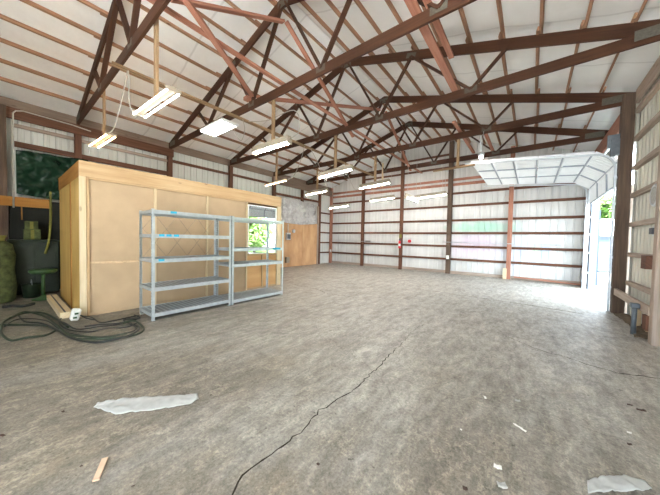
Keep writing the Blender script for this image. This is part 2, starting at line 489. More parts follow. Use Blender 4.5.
so = cl.modifiers.new('Solidify', 'SOLIDIFY'); so.thickness = .03; so.offset = 1
struct(cl)

# cracks in the slab: narrow dark jagged fissures
def crack(P, w0, w1, seed, nm):
    random.seed(seed)
    pts = []
    for a, b in zip(P, P[1:]):
        a, b = V((*a, 0)), V((*b, 0)); n = max(2, int((b - a).length / .05))
        for k in range(n): pts.append(a.lerp(b, k / n) + V((random.uniform(-.02, .02), random.uniform(-.014, .014), 0)))
    pts.append(V((*P[-1], 0)))
    mb = MB(); L = []
    for i, p in enumerate(pts):
        t = (pts[min(i + 1, len(pts) - 1)] - pts[max(i - 1, 0)]).normalized(); nn = V((-t.y, t.x, 0))
        w = (w0 + (w1 - w0) * i / len(pts)) * random.uniform(.5, 1.4) * .5
        L.append((p + nn * w + V((0, 0, .0015)), p - nn * w + V((0, 0, .0015))))
    for A, B in zip(L, L[1:]): mb.quad((A[0], A[1], B[1], B[0]))
    o = mb.build(nm, CRACK); struct(o); return o
crack([(-1.33, .72), (-1.37, .85), (-1.46, 1.024), (-1.428, 1.177), (-1.419, 1.47), (-1.468, 1.78), (-1.451, 1.91), (-1.413, 2.19), (-1.424, 2.67), (-1.484, 3.45)], .012, .012, 3, 'floor_crack')
crack([(-1.484, 3.45), (-1.50, 3.8), (-1.58, 4.3), (-1.55, 4.9)], .006, .003, 4, 'floor_crack')
crack([(1.75, 4.86), (1.249, 4.787), (.896, 4.608), (.62, 4.70), (.373, 4.82), (.204, 4.82), (-.3, 5.2)], .020, .008, 5, 'floor_crack')
crack([(.962, 8.055), (.2, 8.2), (-.737, 8.304), (-2, 8.33), (-3.14, 8.39)], .035, .010, 6, 'floor_crack')
crack([(-6.3, 6.15), (-5.3, 6.1), (-4.6, 5.8), (-3.6, 5.95)], .014, .014, 8, 'floor_crack')
random.seed(11)

# ------------------------------------------------------------------ posts (columns)
def post(x, y, z1, wx, wy, label, mat=BROWN, group=None):
    mb = MB((x, y, 0)); mb.box(x - wx / 2, x + wx / 2, y - wy / 2, y + wy / 2, 0, z1)
    return tag(mb.build('wall_post', mat, bevel=.004), label, 'post', group)
LP = ['brown left wall post under the nearest roof truss, rising behind the partition room', 'brown left wall post under the second roof truss behind the partition room',
      'brown left wall post under the third roof truss behind the partition room', 'brown left wall post under the fourth roof truss, above the partition room window']
for y, lb in zip(YT[:4], LP): post(XL + .0, y, 4.72, .15, .15, lb)
post(XL + .0, 10.85, 4.72, .13, .13, 'brown left wall post showing above the grey plastic sheet')
post(XL + .0, 12.42, 4.72, .13, .14, 'brown left wall post between the plywood and the back corner')
XC = [XL + k * (XR - XL) / 5 for k in range(6)]
BL = ['reddish post standing in the back left corner', 'slim brown post on the back wall, next to the left corner post',
      'dark brown back wall post carrying the red extinguisher', 'dusty near-black back wall post with a white outlet box near its foot',
      'red-brown back wall post beneath the raised door', 'brown post in the back right corner behind the door track']
for k, x in enumerate(XC):
    post(x if k not in (0, 5) else (x + .02 if k == 0 else x - .02), YB - .03, ztop(x) - .02, .16 if k != 3 else .2, .15, BL[k], [REDW, BROWN, BROWN, DUSTY, REDW, BROWN][k])
post(XR - .09, YT[3] - .0, 4.95, .20, .19, 'broad dark brown post beside the open doorway', DUSTY)
post(XR - .09, 6.36, 4.95, .14, .15, 'weathered right wall post at the photo edge, in front of the ribbed sheets', GREYW)
mb = MB((-10.45, -.02, 0)); mb.box(-10.58, -10.36, -.2, .13, 0, 4.72)
tag(mb.build('wall_post', DUSTY), 'dark broad post at the left edge of the photo, beside the tarp', 'post')

# eave headers
mb = MB(); mb.box(XL + .075, XL + .13, YF + .1, YT[1] + .09, 4.46, 4.735); hd = mb.build('eave_header', BROWN); tag(hd, 'brown header beam on the left wall above the tarp and the partition room corner', 'beam')
mb = MB(); mb.box(XL + .07, XL + .13, YT[3] - .09, YB - .12, 4.38, 4.735); tag(mb.build('eave_header', DUSTY2), 'dusty grey-brown header beam on the left wall above the plastic sheet', 'beam')
mb = MB(); mb.box(XL - .085, XL - .04, YF + .1, YB - .03, 4.72, 5.0); tag(mb.build('eave_plate', DUSTY2), 'dusty plank along the top of the left wall, right under the roof edge', 'beam')
mb = MB(); mb.box(XR + .0, XR + .05, YF + .1, YT[3] - .11, 4.68, 4.98); tag(mb.build('eave_header', GREYW), 'weathered grey-brown plank along the top of the right wall', 'beam')
mb = MB(); mb.box(XR - .13, XR - .07, YT[3] + .10, YB - .12, 4.33, 4.72); tag(mb.build('door_header', REDW), 'light brown header board above the open doorway', 'beam')

# ------------------------------------------------------------------ wall girts
def girt_row(name, label, z, segs, axis, pos, h, mat, th=.045, grp=None):
    """boards between posts; axis 'x' or 'y'"""
    t = thing(name, label, 'girt', (pos if axis == 'y' else segs[0][0], segs[0][0] if axis == 'y' else pos, z), grp)
    for a, b in segs:
        mb = MB(t.location); j = random.uniform(-.012, .012)
        if axis == 'y': mb.box(pos - th / 2, pos + th / 2, a, b, z - h / 2 + j, z + h / 2 + j)
        else: mb.box(a, b, pos - th / 2, pos + th / 2, z - h / 2 + j, z + h / 2 + j)
        mb.build('board', mat, t)
    return t
bseg = [(XC[k] + .085, XC[k + 1] - .085) for k in range(5)]
for i, z in enumerate((.71, 1.36, 2.0, 2.62, 3.31, 3.93)):
    girt_row('wall_girt', f'{ORD[i]} row of brown girt boards up the back wall, counted from the floor', z, bseg, 'x', YB + .045, .105, BROWN)
girt_row('wall_girt', 'reddish lower board of the close pair high on the back wall', 4.36, bseg, 'x', YB + .03, .13, REDW)
girt_row('wall_girt', 'reddish upper board of the close pair high on the back wall', 4.60, bseg, 'x', YB + .03, .12, REDW)
girt_row('wall_girt', 'brown girt row on the back gable just above the truss chord', 5.22, bseg[1:4], 'x', YB + .045, .1, BROWN)
girt_row('wall_girt', 'topmost brown girt row on the back gable under the ridge', 5.86, [bseg[2]], 'x', YB + .045, .1, BROWN)
girt_row('base_board', 'low rough board along the foot of the back wall', .08, bseg, 'x', YB + .03, .14, GREYW)
lys = [.15] + YT[:4] + [10.85, 12.42, YB - .05]
lseg = [(a + .075, b - .075) for a, b in zip(lys, lys[1:])]
girt_row('wall_girt', 'brown girt on the left wall between tarp and nearest siding strip', 3.84, lseg[:2], 'y', XL + .05, .14, BROWN)
girt_row('wall_girt', 'rough pale-edged board under the nearest left wall header', 4.33, lseg[:2], 'y', XL - .02, .09, GREYW)
girt_row('wall_girt', 'thin brown girt midway up the siding strip above the partition room', 4.36, lseg[2:4], 'y', XL - .03, .10, BROWN)
girt_row('wall_girt', 'brown girt on the left wall along the top of the plastic sheet', 3.90, lseg[4:6], 'y', XL + .05, .12, BROWN)
lz = lseg[-2:]
for i, z in enumerate((.71, 1.36, 2.0, 2.62, 3.25)):
    girt_row('wall_girt', f'{ORD[i]} short girt from the floor in the narrow bay left of the back corner', z, [lseg[-1]], 'y', XL - .04, .09, BROWN)
rseg = [(YF + .3, 6.28), (6.44, YT[3] - .1)]
for i, z in enumerate((.72, 1.36, 2.02, 2.66, 3.28, 3.9, 4.52)):
    girt_row('wall_girt', f'{ORD[i]} weathered girt row up the right wall, counted from the floor', z, rseg, 'y', XR + .04, .09, GREYW, .08)
mb = MB(); mb.box(XR - .17, XR - .12, 6.44, 8.95, .43, .575); tag(mb.build('bumper_rail', GREYW), 'thick weathered rail low on the right wall, from doorway post to edge', 'rail')

# ------------------------------------------------------------------ roof trusses
TRL = ['dark brown roof truss nearest the camera, cutting across the top left', 'dark brown roof truss second from the camera, its ridge near the photo top',
       'dark brown roof truss in the middle of the five', 'dark brown roof truss fourth from the camera, meeting the doorway post', 'dark brown roof truss farthest back, above the raised door']
HS = (XR - XL) / 2
def make_truss(y, label):
    t = thing('roof_truss', label, 'truss', (XM, y, 4.74), 'roof trusses')
    for s in (-1, 1):
        mb = MB(t.location)
        # top chord: plumb-cut plank
        x0, x1 = XM, XM + s * (HS + .02)
        th = .045
        P = [(x0, ZTOP - .22), (x0, ZTOP), (x1, ztop(x1)), (x1, ztop(x1) - .22)]
        ou = random.random() * 30
        L = abs(x1 - x0)
        F = [[(p[0], y - th / 2, p[1]) for p in P], [(p[0], y + th / 2, p[1]) for p in P][::-1]]
        uv = [(ou, 0), (ou, .22), (ou + L, .22), (ou + L, 0)]
        mb.quad(F[0], uv); mb.quad(F[1], uv[::-1])
        for i in range(4):
            a, b = P[i], P[(i + 1) % 4]
            mb.quad([(a[0], y - th / 2, a[1]), (b[0], y - th / 2, b[1]), (b[0], y + th / 2, b[1]), (a[0], y + th / 2, a[1])],
                    [(ou + abs(a[0]), .3), (ou + abs(b[0]), .3), (ou + abs(b[0]), .345), (ou + abs(a[0]), .345)])
        mb.build('top_chord', TRUSS, t)
    mb = MB(t.location); mb.box(XL + .06, XR - .06, y - .0225, y + .0225, 4.74, 4.925); mb.build('bottom_chord', TRUSS, t)
    zc = 4.86
    def zt(x): return ztop(x) - .14
    for s in (-1, 1):
        A = (XM + s * .07, zt(XM + s * .07)); B1 = (XM + s * 1.12, zc); M = (XM + s * 1.95, zt(XM + s * 1.95))
        B2 = (XM + s * 3.30, zc); M2 = (XM + s * 3.95, zt(XM + s * 3.95))
        for (p, q) in ((A, B1), (B1, M), (M, B2), (B2, M2)):
            mb = MB(t.location); mb.beam((p[0], y, p[1]), (q[0], y, q[1]), .044, .088, up=(0, 1, 0)); 
            mb.build('web', TRUSS, t)
        for k, (px, pz, w, h) in enumerate(((B1[0], zc, .22, .12), (M[0], M[1] + .02, .24, .12), (B2[0], zc, .24, .12), (XM + s * (HS - .30), 4.90, .42, .16))):
            ang = SL * -s if k in (1,) else 0
            for e in (-1, 1):
                mb = MB(t.location); a = V((math.cos(math.atan(ang)), 0, math.sin(math.atan(ang)))); c = V((-a.z, 0, a.x))
                mb.frame((px, y + e * .0265, pz), a, (0, 1, 0), c, w, .006, h)
                mb.build('gusset_plate', GUSS, t)
    for e in (-1, 1):
        mb = MB(t.location); mb.box(XM - .16, XM + .16, y + e * .0265 - .003, y + e * .0265 + .003, ZTOP - .24, ZTOP - .08); mb.build('gusset_plate', GUSS, t)
    return t
for y, lb in zip(YT, TRL):
    t = make_truss(y, lb)

# purlins: lapped boards in every bay
ybay = [YF] + [-1.] + YT + [YB]
def purlin(x, label, grp):
    z = ztop(x) + .042
    t = thing('roof_purlin', label, 'purlin', (x, 0, z), grp)
    sl = -SL if x > XM else SL
    nrm = V((-sl, 0, 1)).normalized()
    for i in range(len(ybay) - 1):
        off = .024 if i % 2 else -.024
        mb = MB(t.location)
        mb.beam((x + off, ybay[i] - .13, z), (x + off + random.uniform(-.008, .008), ybay[i + 1] + .13, z), .040, .085, up=nrm)
        mb.build('board', PURL, t)
for k in range(10):
    purlin(-10.02 + .59 * k, f'{ORD[k]} purlin up the left roof slope, counted from the left eave', 'left slope purlins')
    purlin(1.18 - .6 * k, f'{ORD[k]} purlin up the right roof slope, counted from the right eave', 'right slope purlins')

# loose bracing boards in the roof
def brace(p, q, w, h, label, mat=REDW, up=(0, 0, 1), name='brace_board'):
    mb = MB(p); mb.beam(p, q, w, h, up); return tag(mb.build(name, mat), label, 'brace')
brace((-4.46, YT[0] - .2, 4.975), (-4.46, YB - .6, 4.975), .09, .042, 'reddish board running lengthwise under the ridge on the truss chords')
brace((-1.47, 2.2, 4.955), (-1.47, YT[2] + .35, 4.955), .13, .045, 'long pale red board lying lengthwise on the chords right of the ridge')
brace((-1.30, YT[1] - 1.2, 5.0), (-1.30, YT[1] + 1.35, 5.0), .09, .045, 'short pale red board overlapping the long lengthwise board near the second truss')
brace((-1.85, YT[2] + 1.6, 4.95), (-1.85, YT[4] - .1, 4.95), .09, .045, 'slim red board lengthwise beyond the third truss, left of the door light')
brace((-1.25, YT[3] + .1, 4.95), (-1.25, YT[4] + .1, 4.95), .09, .045, 'slim red board lengthwise between the two farthest trusses')
brace((-4.40, YT[1] + .03, 6.30), (-4.40, YT[2] + .35, 4.70), .045, .09, 'reddish sway brace falling from the second truss ridge to the third chord', up=(1, 0, 0))
brace((-4.43, YT[0] + .2, 5.15), (-4.43, YT[1] - .02, 6.28), .045, .10, 'reddish sway brace rising from the nearest truss to the second ridge', up=(1, 0, 0))
brace((-3.75, YT[0] + .04, 4.68 + .1), (-5.50, YT[1] - .05, 5.02), .09, .05, 'reddish board slanting across between the two nearest trusses')
brace((-5.42, YT[1] + .03, 4.99), (-4.60, YT[3] - .03, 6.40), .045, .09, 'reddish board rising from the second truss chord to the fourth ridge')
brace((-4.40, YT[3] + .03, 6.30), (-4.40, YT[4] + .2, 4.72), .045, .09, 'reddish sway brace falling from the fourth truss ridge to the farthest chord', up=(1, 0, 0))
mb = MB((-5.62, YT[1] - .12, 4.93)); mb.box(-5.70, -5.54, YT[1] - .16, YT[1] - .03, 4.93, 5.01); tag(mb.build('wood_block', REDW), 'small wooden block on the second truss chord at the slanting board end', 'block')
mb = MB((-5.66, YT[4] - .3, 4.0)); mb.beam((-5.66, YT[4] - .03, 4.10), (-5.66, YT[4] - .03, 5.20), .10, .05); tag(mb.build('stub_post', PALE), 'pale stub board hanging from the farthest truss before the extinguisher post', 'board')
t = thing('conduit_strip', 'pale twin batten strip running lengthwise above the left row of lights', 'batten', (-6.20, 1.3, 4.71))
for dx in (-.035, .035):
    mb = MB(t.location); mb.box(-6.20 + dx - .02, -6.20 + dx + .02, 1.30, YT[4] + .1, 4.695, 4.735); mb.build('batten', HANG, t)

# ------------------------------------------------------------------ light fixtures
def fixture(x, y, z, rz, tilt, tube, ntube, label, post_top=4.95, group='hanging strip lights', hood=True, cable=None, px=None, L=1.24):
    t = thing('strip_light', label, 'light fixture', (x, y, z), group)
    a = V((math.cos(rz) * math.cos(tilt), math.sin(rz) * math.cos(tilt), math.sin(tilt))); b = V((-math.sin(rz), math.cos(rz), 0)); c = a.cross(b)
    if c.z < 0: c = -c
    o = V((x, y, z))
    hh = .13 if hood else .05
    mb = MB(o); mb.frame(o + c * (.022 + hh / 2), a, b, c, L, .12 if hood and ntube > 1 else .075, hh); mb.build('housing', FIXM, t)
    for e in (-1, 1):
        mb = MB(o); mb.frame(o + a * (e * (L / 2 + .008)) + c * .025, a, b, c, .016, .13 if hood else (.20 if ntube > 1 else .07), .10 if hood else .05); mb.build('end_cap', FIXM, t)
    for k in range(ntube):
        off = (k - (ntube - 1) / 2) * (.062 if hood else .15)
        mb = MB(o); mb.tube([o + b * off - a * (L / 2 - .015) - c * .0, o + b * off + a * (L / 2 - .015)], .013, 8)
        mb.build('tube', tube, t)
    if post_top:
        hx = px if px is not None else x
        mb = MB(o); mb.box(hx - .045, hx + .045, y + .024, y + .064, z + .085, post_top); mb.build('hanger_board', HANG, t)
    if cable:
        mb = MB(o); mb.tube(smooth_path(cable), .010, 6); mb.build('power_cable', CABW, t)
    return t
y1, y2, y3, y4, y5 = YT
fixture(-7.72, y1 + .0, 3.66, math.radians(3), .0, T_WARM, 2, 'warm glowing strip light nearest the left wall, low over the partition room corner', hood=False,
        cable=[(-7.1, y1, 3.70), (-6.8, y1 + .02, 3.75), (-6.55, y1 + .06, 4.1), (-6.3, y1 + .1, 4.6), (-6.2, y1 + .1, 4.72)])
fixture(-4.55, y1 + .02, 3.53, math.radians(2), 0, T_COOL, 2, 'bright white twin tube light with bare tubes, hung from the nearest truss', hood=False, px=-4.62,
        cable=[(-5.15, y1, 3.56), (-5.5, y1 + .02, 3.6), (-5.9, y1 + .05, 4.0), (-6.12, y1 + .1, 4.5), (-6.17, y1 + .1, 4.72)])
fixture(-4.83, y2, 3.63, 0, .0, T_WHITE, 2, 'strip light in a tan hood hung from the second truss', px=-4.80,
        cable=[(-4.2, y2, 3.7), (-4.0, y2 + .1, 3.9), (-4.4, y2 + .3, 4.5), (-5.6, y2 + .5, 4.66), (-6.15, y2 + .3, 4.71)])
fixture(-7.56, y3, 3.60, math.radians(-2), math.radians(2), T_WARM, 1, 'warm strip light on a plain board hung from the third truss, left row', hood=False,
        cable=[(-6.9, y3, 3.66), (-6.6, y3, 3.75), (-6.35, y3 + .05, 4.2), (-6.2, y3 + .1, 4.72)])
fixture(-4.80, y3, 3.56, 0, math.radians(4), T_WHITE, 2, 'strip light in a tan hood hung from the third truss, right row', px=-4.83,
        cable=[(-5.0, y3, 3.66), (-5.3, y3 + .2, 3.5), (-5.6, y3 + .6, 3.4), (-6.0, y3 + .6, 4.2), (-6.2, y3 + .4, 4.72)])
fixture(-7.67, y4, 3.62, 0, math.radians(3), T_BACK, 1, 'strip light hung from the fourth truss, left row, before the plastic sheet')
fixture(-4.77, y4, 3.62, 0, math.radians(4), T_BACK, 2, 'strip light hung on a board from the fourth truss, right row',
        cable=[(-5.4, y4, 3.62), (-5.7, y4 + .1, 3.6), (-6.0, y4 + .1, 4.1), (-6.2, y4, 4.72)])
def chain_fixture(x, y, z, rz, tilt, tube, label, ztop_=4.74, L=1.24):
    t = fixture(x, y, z, rz, tilt, tube, 1, label, None, 'strip lights hung on wires', True, L=L)
    for e in (-1, 1):
        q = V((x + e * .45 * math.cos(rz), y + e * .45 * math.sin(rz), z + .08 + e * .45 * math.sin(tilt)))
        mb = MB((x, y, z)); mb.tube([q, (q.x, q.y, ztop_)], .005, 5); mb.build('hanging_wire', CABW, t)
    return t
chain_fixture(-5.67, y5, 3.50, 0, math.radians(3), T_BACK, 'wire-hung strip light before the extinguisher post')
chain_fixture(-8.2, y5, 3.30, 0, math.radians(3), T_BACK, 'wire-hung strip light close to the back left corner')
chain_fixture(-3.42, y5, 3.45, 0, math.radians(3), T_BACK, 'long wire-hung strip light next to the dusty dark back post')
chain_fixture(-3.72, 9.85, 3.17, PI / 2, 0, T_BACK, 'strip light seen nearly end-on, turned along the room')
# four-tube flat fixture right under the second truss chord
t = thing('troffer_light', 'wide flat white fixture with four tubes, flush under the second truss chord', 'light fixture', (-7.2, y2 + .08, 4.70))
mb = MB(t.location); mb.box(-7.83, -6.59, y2 - .22, y2 + .30, 4.70, 4.735); mb.build('housing', WHITEM, t)
for k in range(4):
    mb = MB(t.location); yy = y2 - .15 + k * .125; mb.tube([(-7.80, yy, 4.675), (-6.62, yy, 4.675)], .016, 8); mb.build('tube', T_COOL, t)
for xx in (-7.82, -6.60):
    mb = MB(t.location); mb.box(xx - .012, xx + .012, y2 - .20, y2 + .28, 4.655, 4.70); mb.build('end_cap', WHITEM, t)
mb = MB(t.location); mb.tube(smooth_path([(-6.6, y2 + .1, 4.7), (-6.45, y2 + .12, 4.35), (-6.2, y2 + .12, 4.15), (-6.05, y2 + .12, 4.4), (-6.15, y2 + .12, 4.70)]), .008, 6); mb.build('power_cable', CABW, t)
# unlit strip on a board, spot lamp over the door
t = thing('unlit_strip', 'unlit narrow batten fixture on a hanging board above the long strip light', 'light fixture', (-2.0, y4, 3.88))
mb = MB(t.location); mb.beam((-2.62, y4, 3.86), (-1.42, y4, 3.88), .06, .05); mb.build('housing', HANG, t)
mb = MB(t.location); mb.box(-1.94, -1.86, y4 + .024, y4 + .06, 3.90, 4.95); mb.build('hanger_board', HANG, t)
mb = MB(t.location); mb.tube([(-2.25, y4, 3.86), (-2.24, y4 + .02, 3.3), (-2.15, y4, 3.0)], .006, 5); mb.build('pull_wire', CABW, t)
t = thing('spot_lamp', 'small bright bulb lamp beside the upper end of the raised door', 'lamp', (-1.22, 8.45, 3.98))
mb = MB(t.location); mb.lathe([(.03, .0), (.075, .03), (.085, .07), (.05, .12), (.02, .13)], (-1.22, 8.45, 4.0), 14); mb.build('lamp_shade', ALU, t)
mb = MB(t.location); mb.lathe([(.01, -.05), (.04, -.03), (.05, 0), (.04, .03), (.02, .05)], (-1.22, 8.45, 3.99), 12); mb.build('bulb', T_BULB, t)
mb = MB(t.location); mb.tube([(-1.22, 8.45, 4.12), (-1.22, 8.6, 4.5), (-1.22, y4 - .03, 4.8)], .01, 6); mb.build('arm', ALU, t)

# ------------------------------------------------------------------ the raised sectional door
ydn, ydf = 8.90, 12.70
prof = [V((1.57, 0, 2.98)), V((1.57, 0, 3.38))]
cx, cz, rr = 1.57 - .42, 3.38, .42
for k in range(1, 9):
    an = k / 8 * (PI / 2 - .07); prof.append(V((cx + rr * math.cos(an), 0, cz + rr * math.sin(an))))
prof.append(V((-1.56, 0, 4.02)))
def along(d):
    for a, b in zip(prof, prof[1:]):
        L = (b - a).length
        if d <= L: return a + (b - a) * (d / L)
        d -= L
    return prof[-1] + (prof[-1] - prof[-2]).normalized() * d
tot = sum((b - a).length for a, b in zip(prof, prof[1:]))
nsec = 7
dt = thing('overhead_door', 'white sectional overhead door rolled up beneath the roof at right', 'garage door', (1.5, (ydn + ydf) / 2, 2.98))
DOORW = plain('door_white', (.88, .90, .91), .45, 0, .03, 4)
DOORG = plain('door_rail_grey', (.33, .37, .42), .5, .2, .08, 8)
for s in range(nsec):
    p, q = along(tot * s / nsec + .006), along(tot * (s + 1) / nsec - .006)
    a = (q - p).normalized(); n = a.cross(V((0, 1, 0))).normalized()      # towards the room
    if n.dot(V((-1, 0, -1))) < 0: n = -n
    mid = (p + q) / 2; L = (q - p).length
    mb = MB(dt.location); mb.frame(V((mid.x, (ydn + ydf) / 2, mid.z)) - n * .012, V((0, 1, 0)), a, n, ydf - ydn, L, .022)
    k = 0
    yy = ydn + .19
    while yy < ydf - .05:
        mb.frame(V((mid.x, yy, mid.z)) + n * .001, a, V((0, 1, 0)), n, L * .96, .022, .020); yy += .19
    pn = mb.build('door_section', DOORW, dt)
    for e, w in ((p, .034), (q, .034)):
        mb = MB(dt.location); mb.frame(V((e.x, (ydn + ydf) / 2, e.z)) + (mid - e).normalized() * .017 + n * .012, V((0, 1, 0)), a, n, ydf - ydn, w, .03); mb.build('section_rail', DOORW if e is q else DOORG, pn)
    for yy in (ydn + .02, ydn + 1.27, ydn + 2.53, ydf - .02):
        mb = MB(dt.location); mb.frame(V((mid.x, yy, mid.z)) + n * .018, a, V((0, 1, 0)), n, L, .055, .03); mb.build('stile', DOORG if ydn + .1 < yy < ydf - .1 else DOORW, pn)
def track(y, label, zend=0.0):
    t = thing('door_track', label, 'door track', (1.50, y, 0))
    P = [V((1.47, y, zend)), V((1.47, y, 3.32))]
    cx, cz, r = 1.47 - .36, 3.32, .40
    for k in range(1, 9):
        an = k / 8 * (PI / 2 - .07); P.append(V((cx + r * math.cos(an) * .9, y, cz + r * math.sin(an))))
    P.append(V((-1.70, y, 3.96)))
    mb = MB(t.location)
    for a, b in zip(P, P[1:]):
        mb.beam(a, b + (b - a).normalized() * .004, .055, .035, up=(-1, 0, .3))
    mb.build('rail', ALU, t)
    mb = MB(t.location); sy = .05 if y < 10 else -.05
    mb.box(1.50, 1.56, y - .03, y + .03, 0, 3.5); mb.build('wall_angle', ALU, t)
    for z in (.55, 1.25, 1.9, 2.5, 3.1):
        mb = MB(t.location); mb.box(1.45, 1.60, y - .05, y + .05, z, z + .05); mb.build('bracket', ALU, t)
    for xx in (-1.3,):
        zz = 3.96 - (xx + 1.7) * .07
        mb = MB(t.location); mb.box(xx - .02, xx + .02, y - .02, y + .005, zz, 4.74); mb.build('hanger', ALU, t)
    return t
track(8.84, 'near steel track of the overhead door, beside the broad dark post')
track(12.76, 'far steel track of the overhead door, near the back corner')
mb = MB((1.47, 8.85, 3.62)); mb.box(1.36, 1.60, 8.68, 8.80, 3.62, 3.98)
mb.box(1.30, 1.50, 8.72, 8.74, 3.80, 4.10)
tag(mb.build('spring_bracket', PIPEM), 'grey steel spring bracket above the near door track', 'bracket')
mb = MB(); mb.tube([(1.44, 8.9, 3.98), (1.44, 12.7, 3.98)], .03, 10); tag(mb.build('spring_shaft', ALU), 'steel torsion shaft above the doorway', 'shaft')
# doorway jambs (setting)
mb = MB(); mb.box(1.60, XS + .0, 12.72, 12.90, 0, DZ + .02); struct(mb.build('trim_1', JAMB))
mb = MB(); mb.box(1.62, XS + .05, YT[3] + .1, DY0 + .02, 0, 2.95); struct(mb.build('trim_2', GREYW))
mb = MB(); mb.box(1.62, XS + .05, DY0, 12.72, DZ, DZ + .12); struct(mb.build('trim_3', WHITEM))

# ------------------------------------------------------------------ partition room
XF = -6.62; BY0, BY1, BX0, BH = .91, 5.78, -9.28, 2.93
pr = thing('partition_room', 'pine-framed tan boarded room standing inside along the left wall', 'partition room', (XF, BY0, 0))
PLC = pr.location
def part(name, mat, x0, x1, y0, y1, z0, z1, par=pr, label=None, bev=0):
    mb = MB(PLC); mb.box(x0, x1, y0, y1, z0, z1); o = mb.build(name, mat, par, bev)
    if label: o['label'] = label
    return o
WY0, WY1, WZ0, WZ1 = 4.55, 5.57, 1.08, 2.52
# front face: boards behind the framing
part('wall_board', HARD, XF - .055, XF - .04, BY0 + .02, 3.30, 1.03, BH - .28)
part('wall_board', HARD, XF - .055, XF - .04, BY0 + .02, 3.30, 0, 1.022)
part('wall_board', HARD, XF - .055, XF - .04, 3.30, WY0 - .05, 0, BH - .28)
part('wall_board', PLYW, XF - .055, XF - .04, WY0 - .05, BY1 - .05, 0, WZ0 - .05)
mb = MB(PLC); mb.loft([(XF - .037, 1.0, 1.035), (XF - .037, 1.5, 1.03), (XF - .037, 2.1, 1.02)], [(XF - .030, 1.0, 1.0), (XF - .02, 1.5, .985), (XF - .03, 2.1, .995)], 24, 4, .012, 9, (1, 0, 0), 3); mb.build('torn_seam', PAPER, pr)
part('header_board', PINE, XF - .045, XF, BY0, BY1 + .02, BH - .29, BH, label='wide knotty pine header board', bev=.003)
part('header_board', ORNG, BX0, XF - .045, BY0, BY0 + .045, BH - .29, BH)
part('plate', PINE, XF - .04, XF - .002, BY0 + .1, BY1, BH - .325, BH - .292)
part('corner_post', PALE, XF - .04, XF, BY0, BY0 + .095, 0, BH - .29, label='pale corner stud', bev=.003)
part('stud', PINE, XF - .04, XF - .004, BY0 + .10, BY0 + .14, 0, BH - .325)
for y in (2.14, 3.31, 4.49): part('stud', PALE, XF - .04, XF - .002, y - .022, y + .022, 0, BH - .325)
part('stud', PALE, XF - .04, XF, BY1 - .15, BY1 + .02, 0, BH - .325)
part('stud', PINE, XF - .04, XF - .002, 5.04, 5.08, 0, WZ0 - .05)
part('sill_plate', PINE, XF - .04, XF - .001, WY0 - .04, BY1 - .15, WZ0 - .05, WZ0)
part('sill_plate', HARD, XF - .04, XF - .01, BY0 + .14, BY1 - .15, 0, .05)
# end face
part('end_panel', PLYY, -7.62, XF - .005, BY0 + .012, BY0 + .03, 0, BH - .29)
part('end_panel', PLYY, BX0 + .0, -7.64, BY0 + .012, BY0 + .03, 0, BH - .29)
part('stud', ORNG, -7.68, -7.58, BY0 + .0, BY0 + .012, 0, BH - .29)
part('back_panel', PLYW, BX0, BX0 + .02, BY0 + .03, BY1, 0, BH)
part('end_panel', PLYW, BX0, XF - .06, BY1 - .02, BY1, 0, BH)
part('roof_deck', PLYW, BX0, XF - .045, BY0 + .045, BY1, BH - .03, BH - .01)
# window in the front face
wf = part('window_frame', WHITEM, XF - .05, XF - .005, WY0 - .03, WY0, WZ0, WZ1 + .03)
for (a, b, c, d) in ((WY1, WY1 + .03, WZ0, WZ1 + .03), (WY0 - .03, WY1 + .03, WZ1, WZ1 + .03), (WY0 - .03, WY1 + .03, WZ0 - .02, WZ0 + .015)):
    mb = MB(PLC); mb.box(XF - .05, XF - .005, a, b, c, d); mb.build('frame_member', WHITEM, wf)
mb = MB(PLC); mb.box(XF - .03, XF - .026, WY0, WY1, WZ0 + .015, WZ1); g = mb.build('glass', GLASS, pr); g['label'] = 'glass pane reflecting the green daylight outside'

# ------------------------------------------------------------------ shelving racks
RX0, RX1 = -6.08, -5.40
def rack(y0, y1, zs, label, backz=None):
    t = thing('shelving_rack', label, 'shelving rack', ((RX0 + RX1) / 2, (y0 + y1) / 2, 0), 'steel shelving racks')
    L = t.location; H = 2.05
    for x in (RX0, RX1):
        for y in (y0, y1):
            mb = MB(L); sx = 1 if x == RX0 else -1; sy = 1 if y == y0 else -1
            mb.box(min(x, x + sx * .045), max(x, x + sx * .045), y - .0015, y + .0015, 0, H)
            mb.box(x - .0015, x + .0015, min(y, y + sy * .045), max(y, y + sy * .045), 0, H)
            up = mb.build('upright', GALV, t)
            mb = MB(L)
            z = .06
            while z < H - .03:      # slotted holes, as small dark plates let into the flange
                mb.box(x + sx * .014, x + sx * .026, y - .0022, y + .0022, z, z + .022)
                z += .055
            mb.build('slot', DARKM, up)
            mb = MB(L); mb.box(min(x, x + sx * .06), max(x, x + sx * .06), min(y, y + sy * .06), max(y, y + sy * .06), 0, .006); mb.build('foot', GALV, up)
    shelves = []
    for z in zs:
        mb = MB(L)
        mb.box(RX0 + .012, RX1 - .012, y0 + .012, y1 - .012, z - .006, z)
        sh = mb.build('shelf', DECK, t)
        mb = MB(L); y = y0 + .08
        while y < y1 - .06:
            mb.box(RX0 + .02, RX1 - .02, y, y + .012, z, z + .006); y += .085
        mb.build('deck_rib', GALV, sh)
        for x in (RX0, RX1):
            mb = MB(L); mb.box(x - .004, x + .004 if x == RX0 else x + .006, y0 + .006, y1 - .006, z - .062, z + .008)
            mb.box(x - .016 if x == RX1 else x, x if x == RX1 else x + .016, y0 + .006, y1 - .006, z - .062, z - .058)
            mb.build('beam', GALV, sh)
        for y in (y0, y1):
            mb = MB(L); mb.box(RX0, RX1, y - .004, y + .004, z - .055, z + .004); mb.build('end_beam', GALV, sh)
        shelves.append(sh)
    return t, shelves
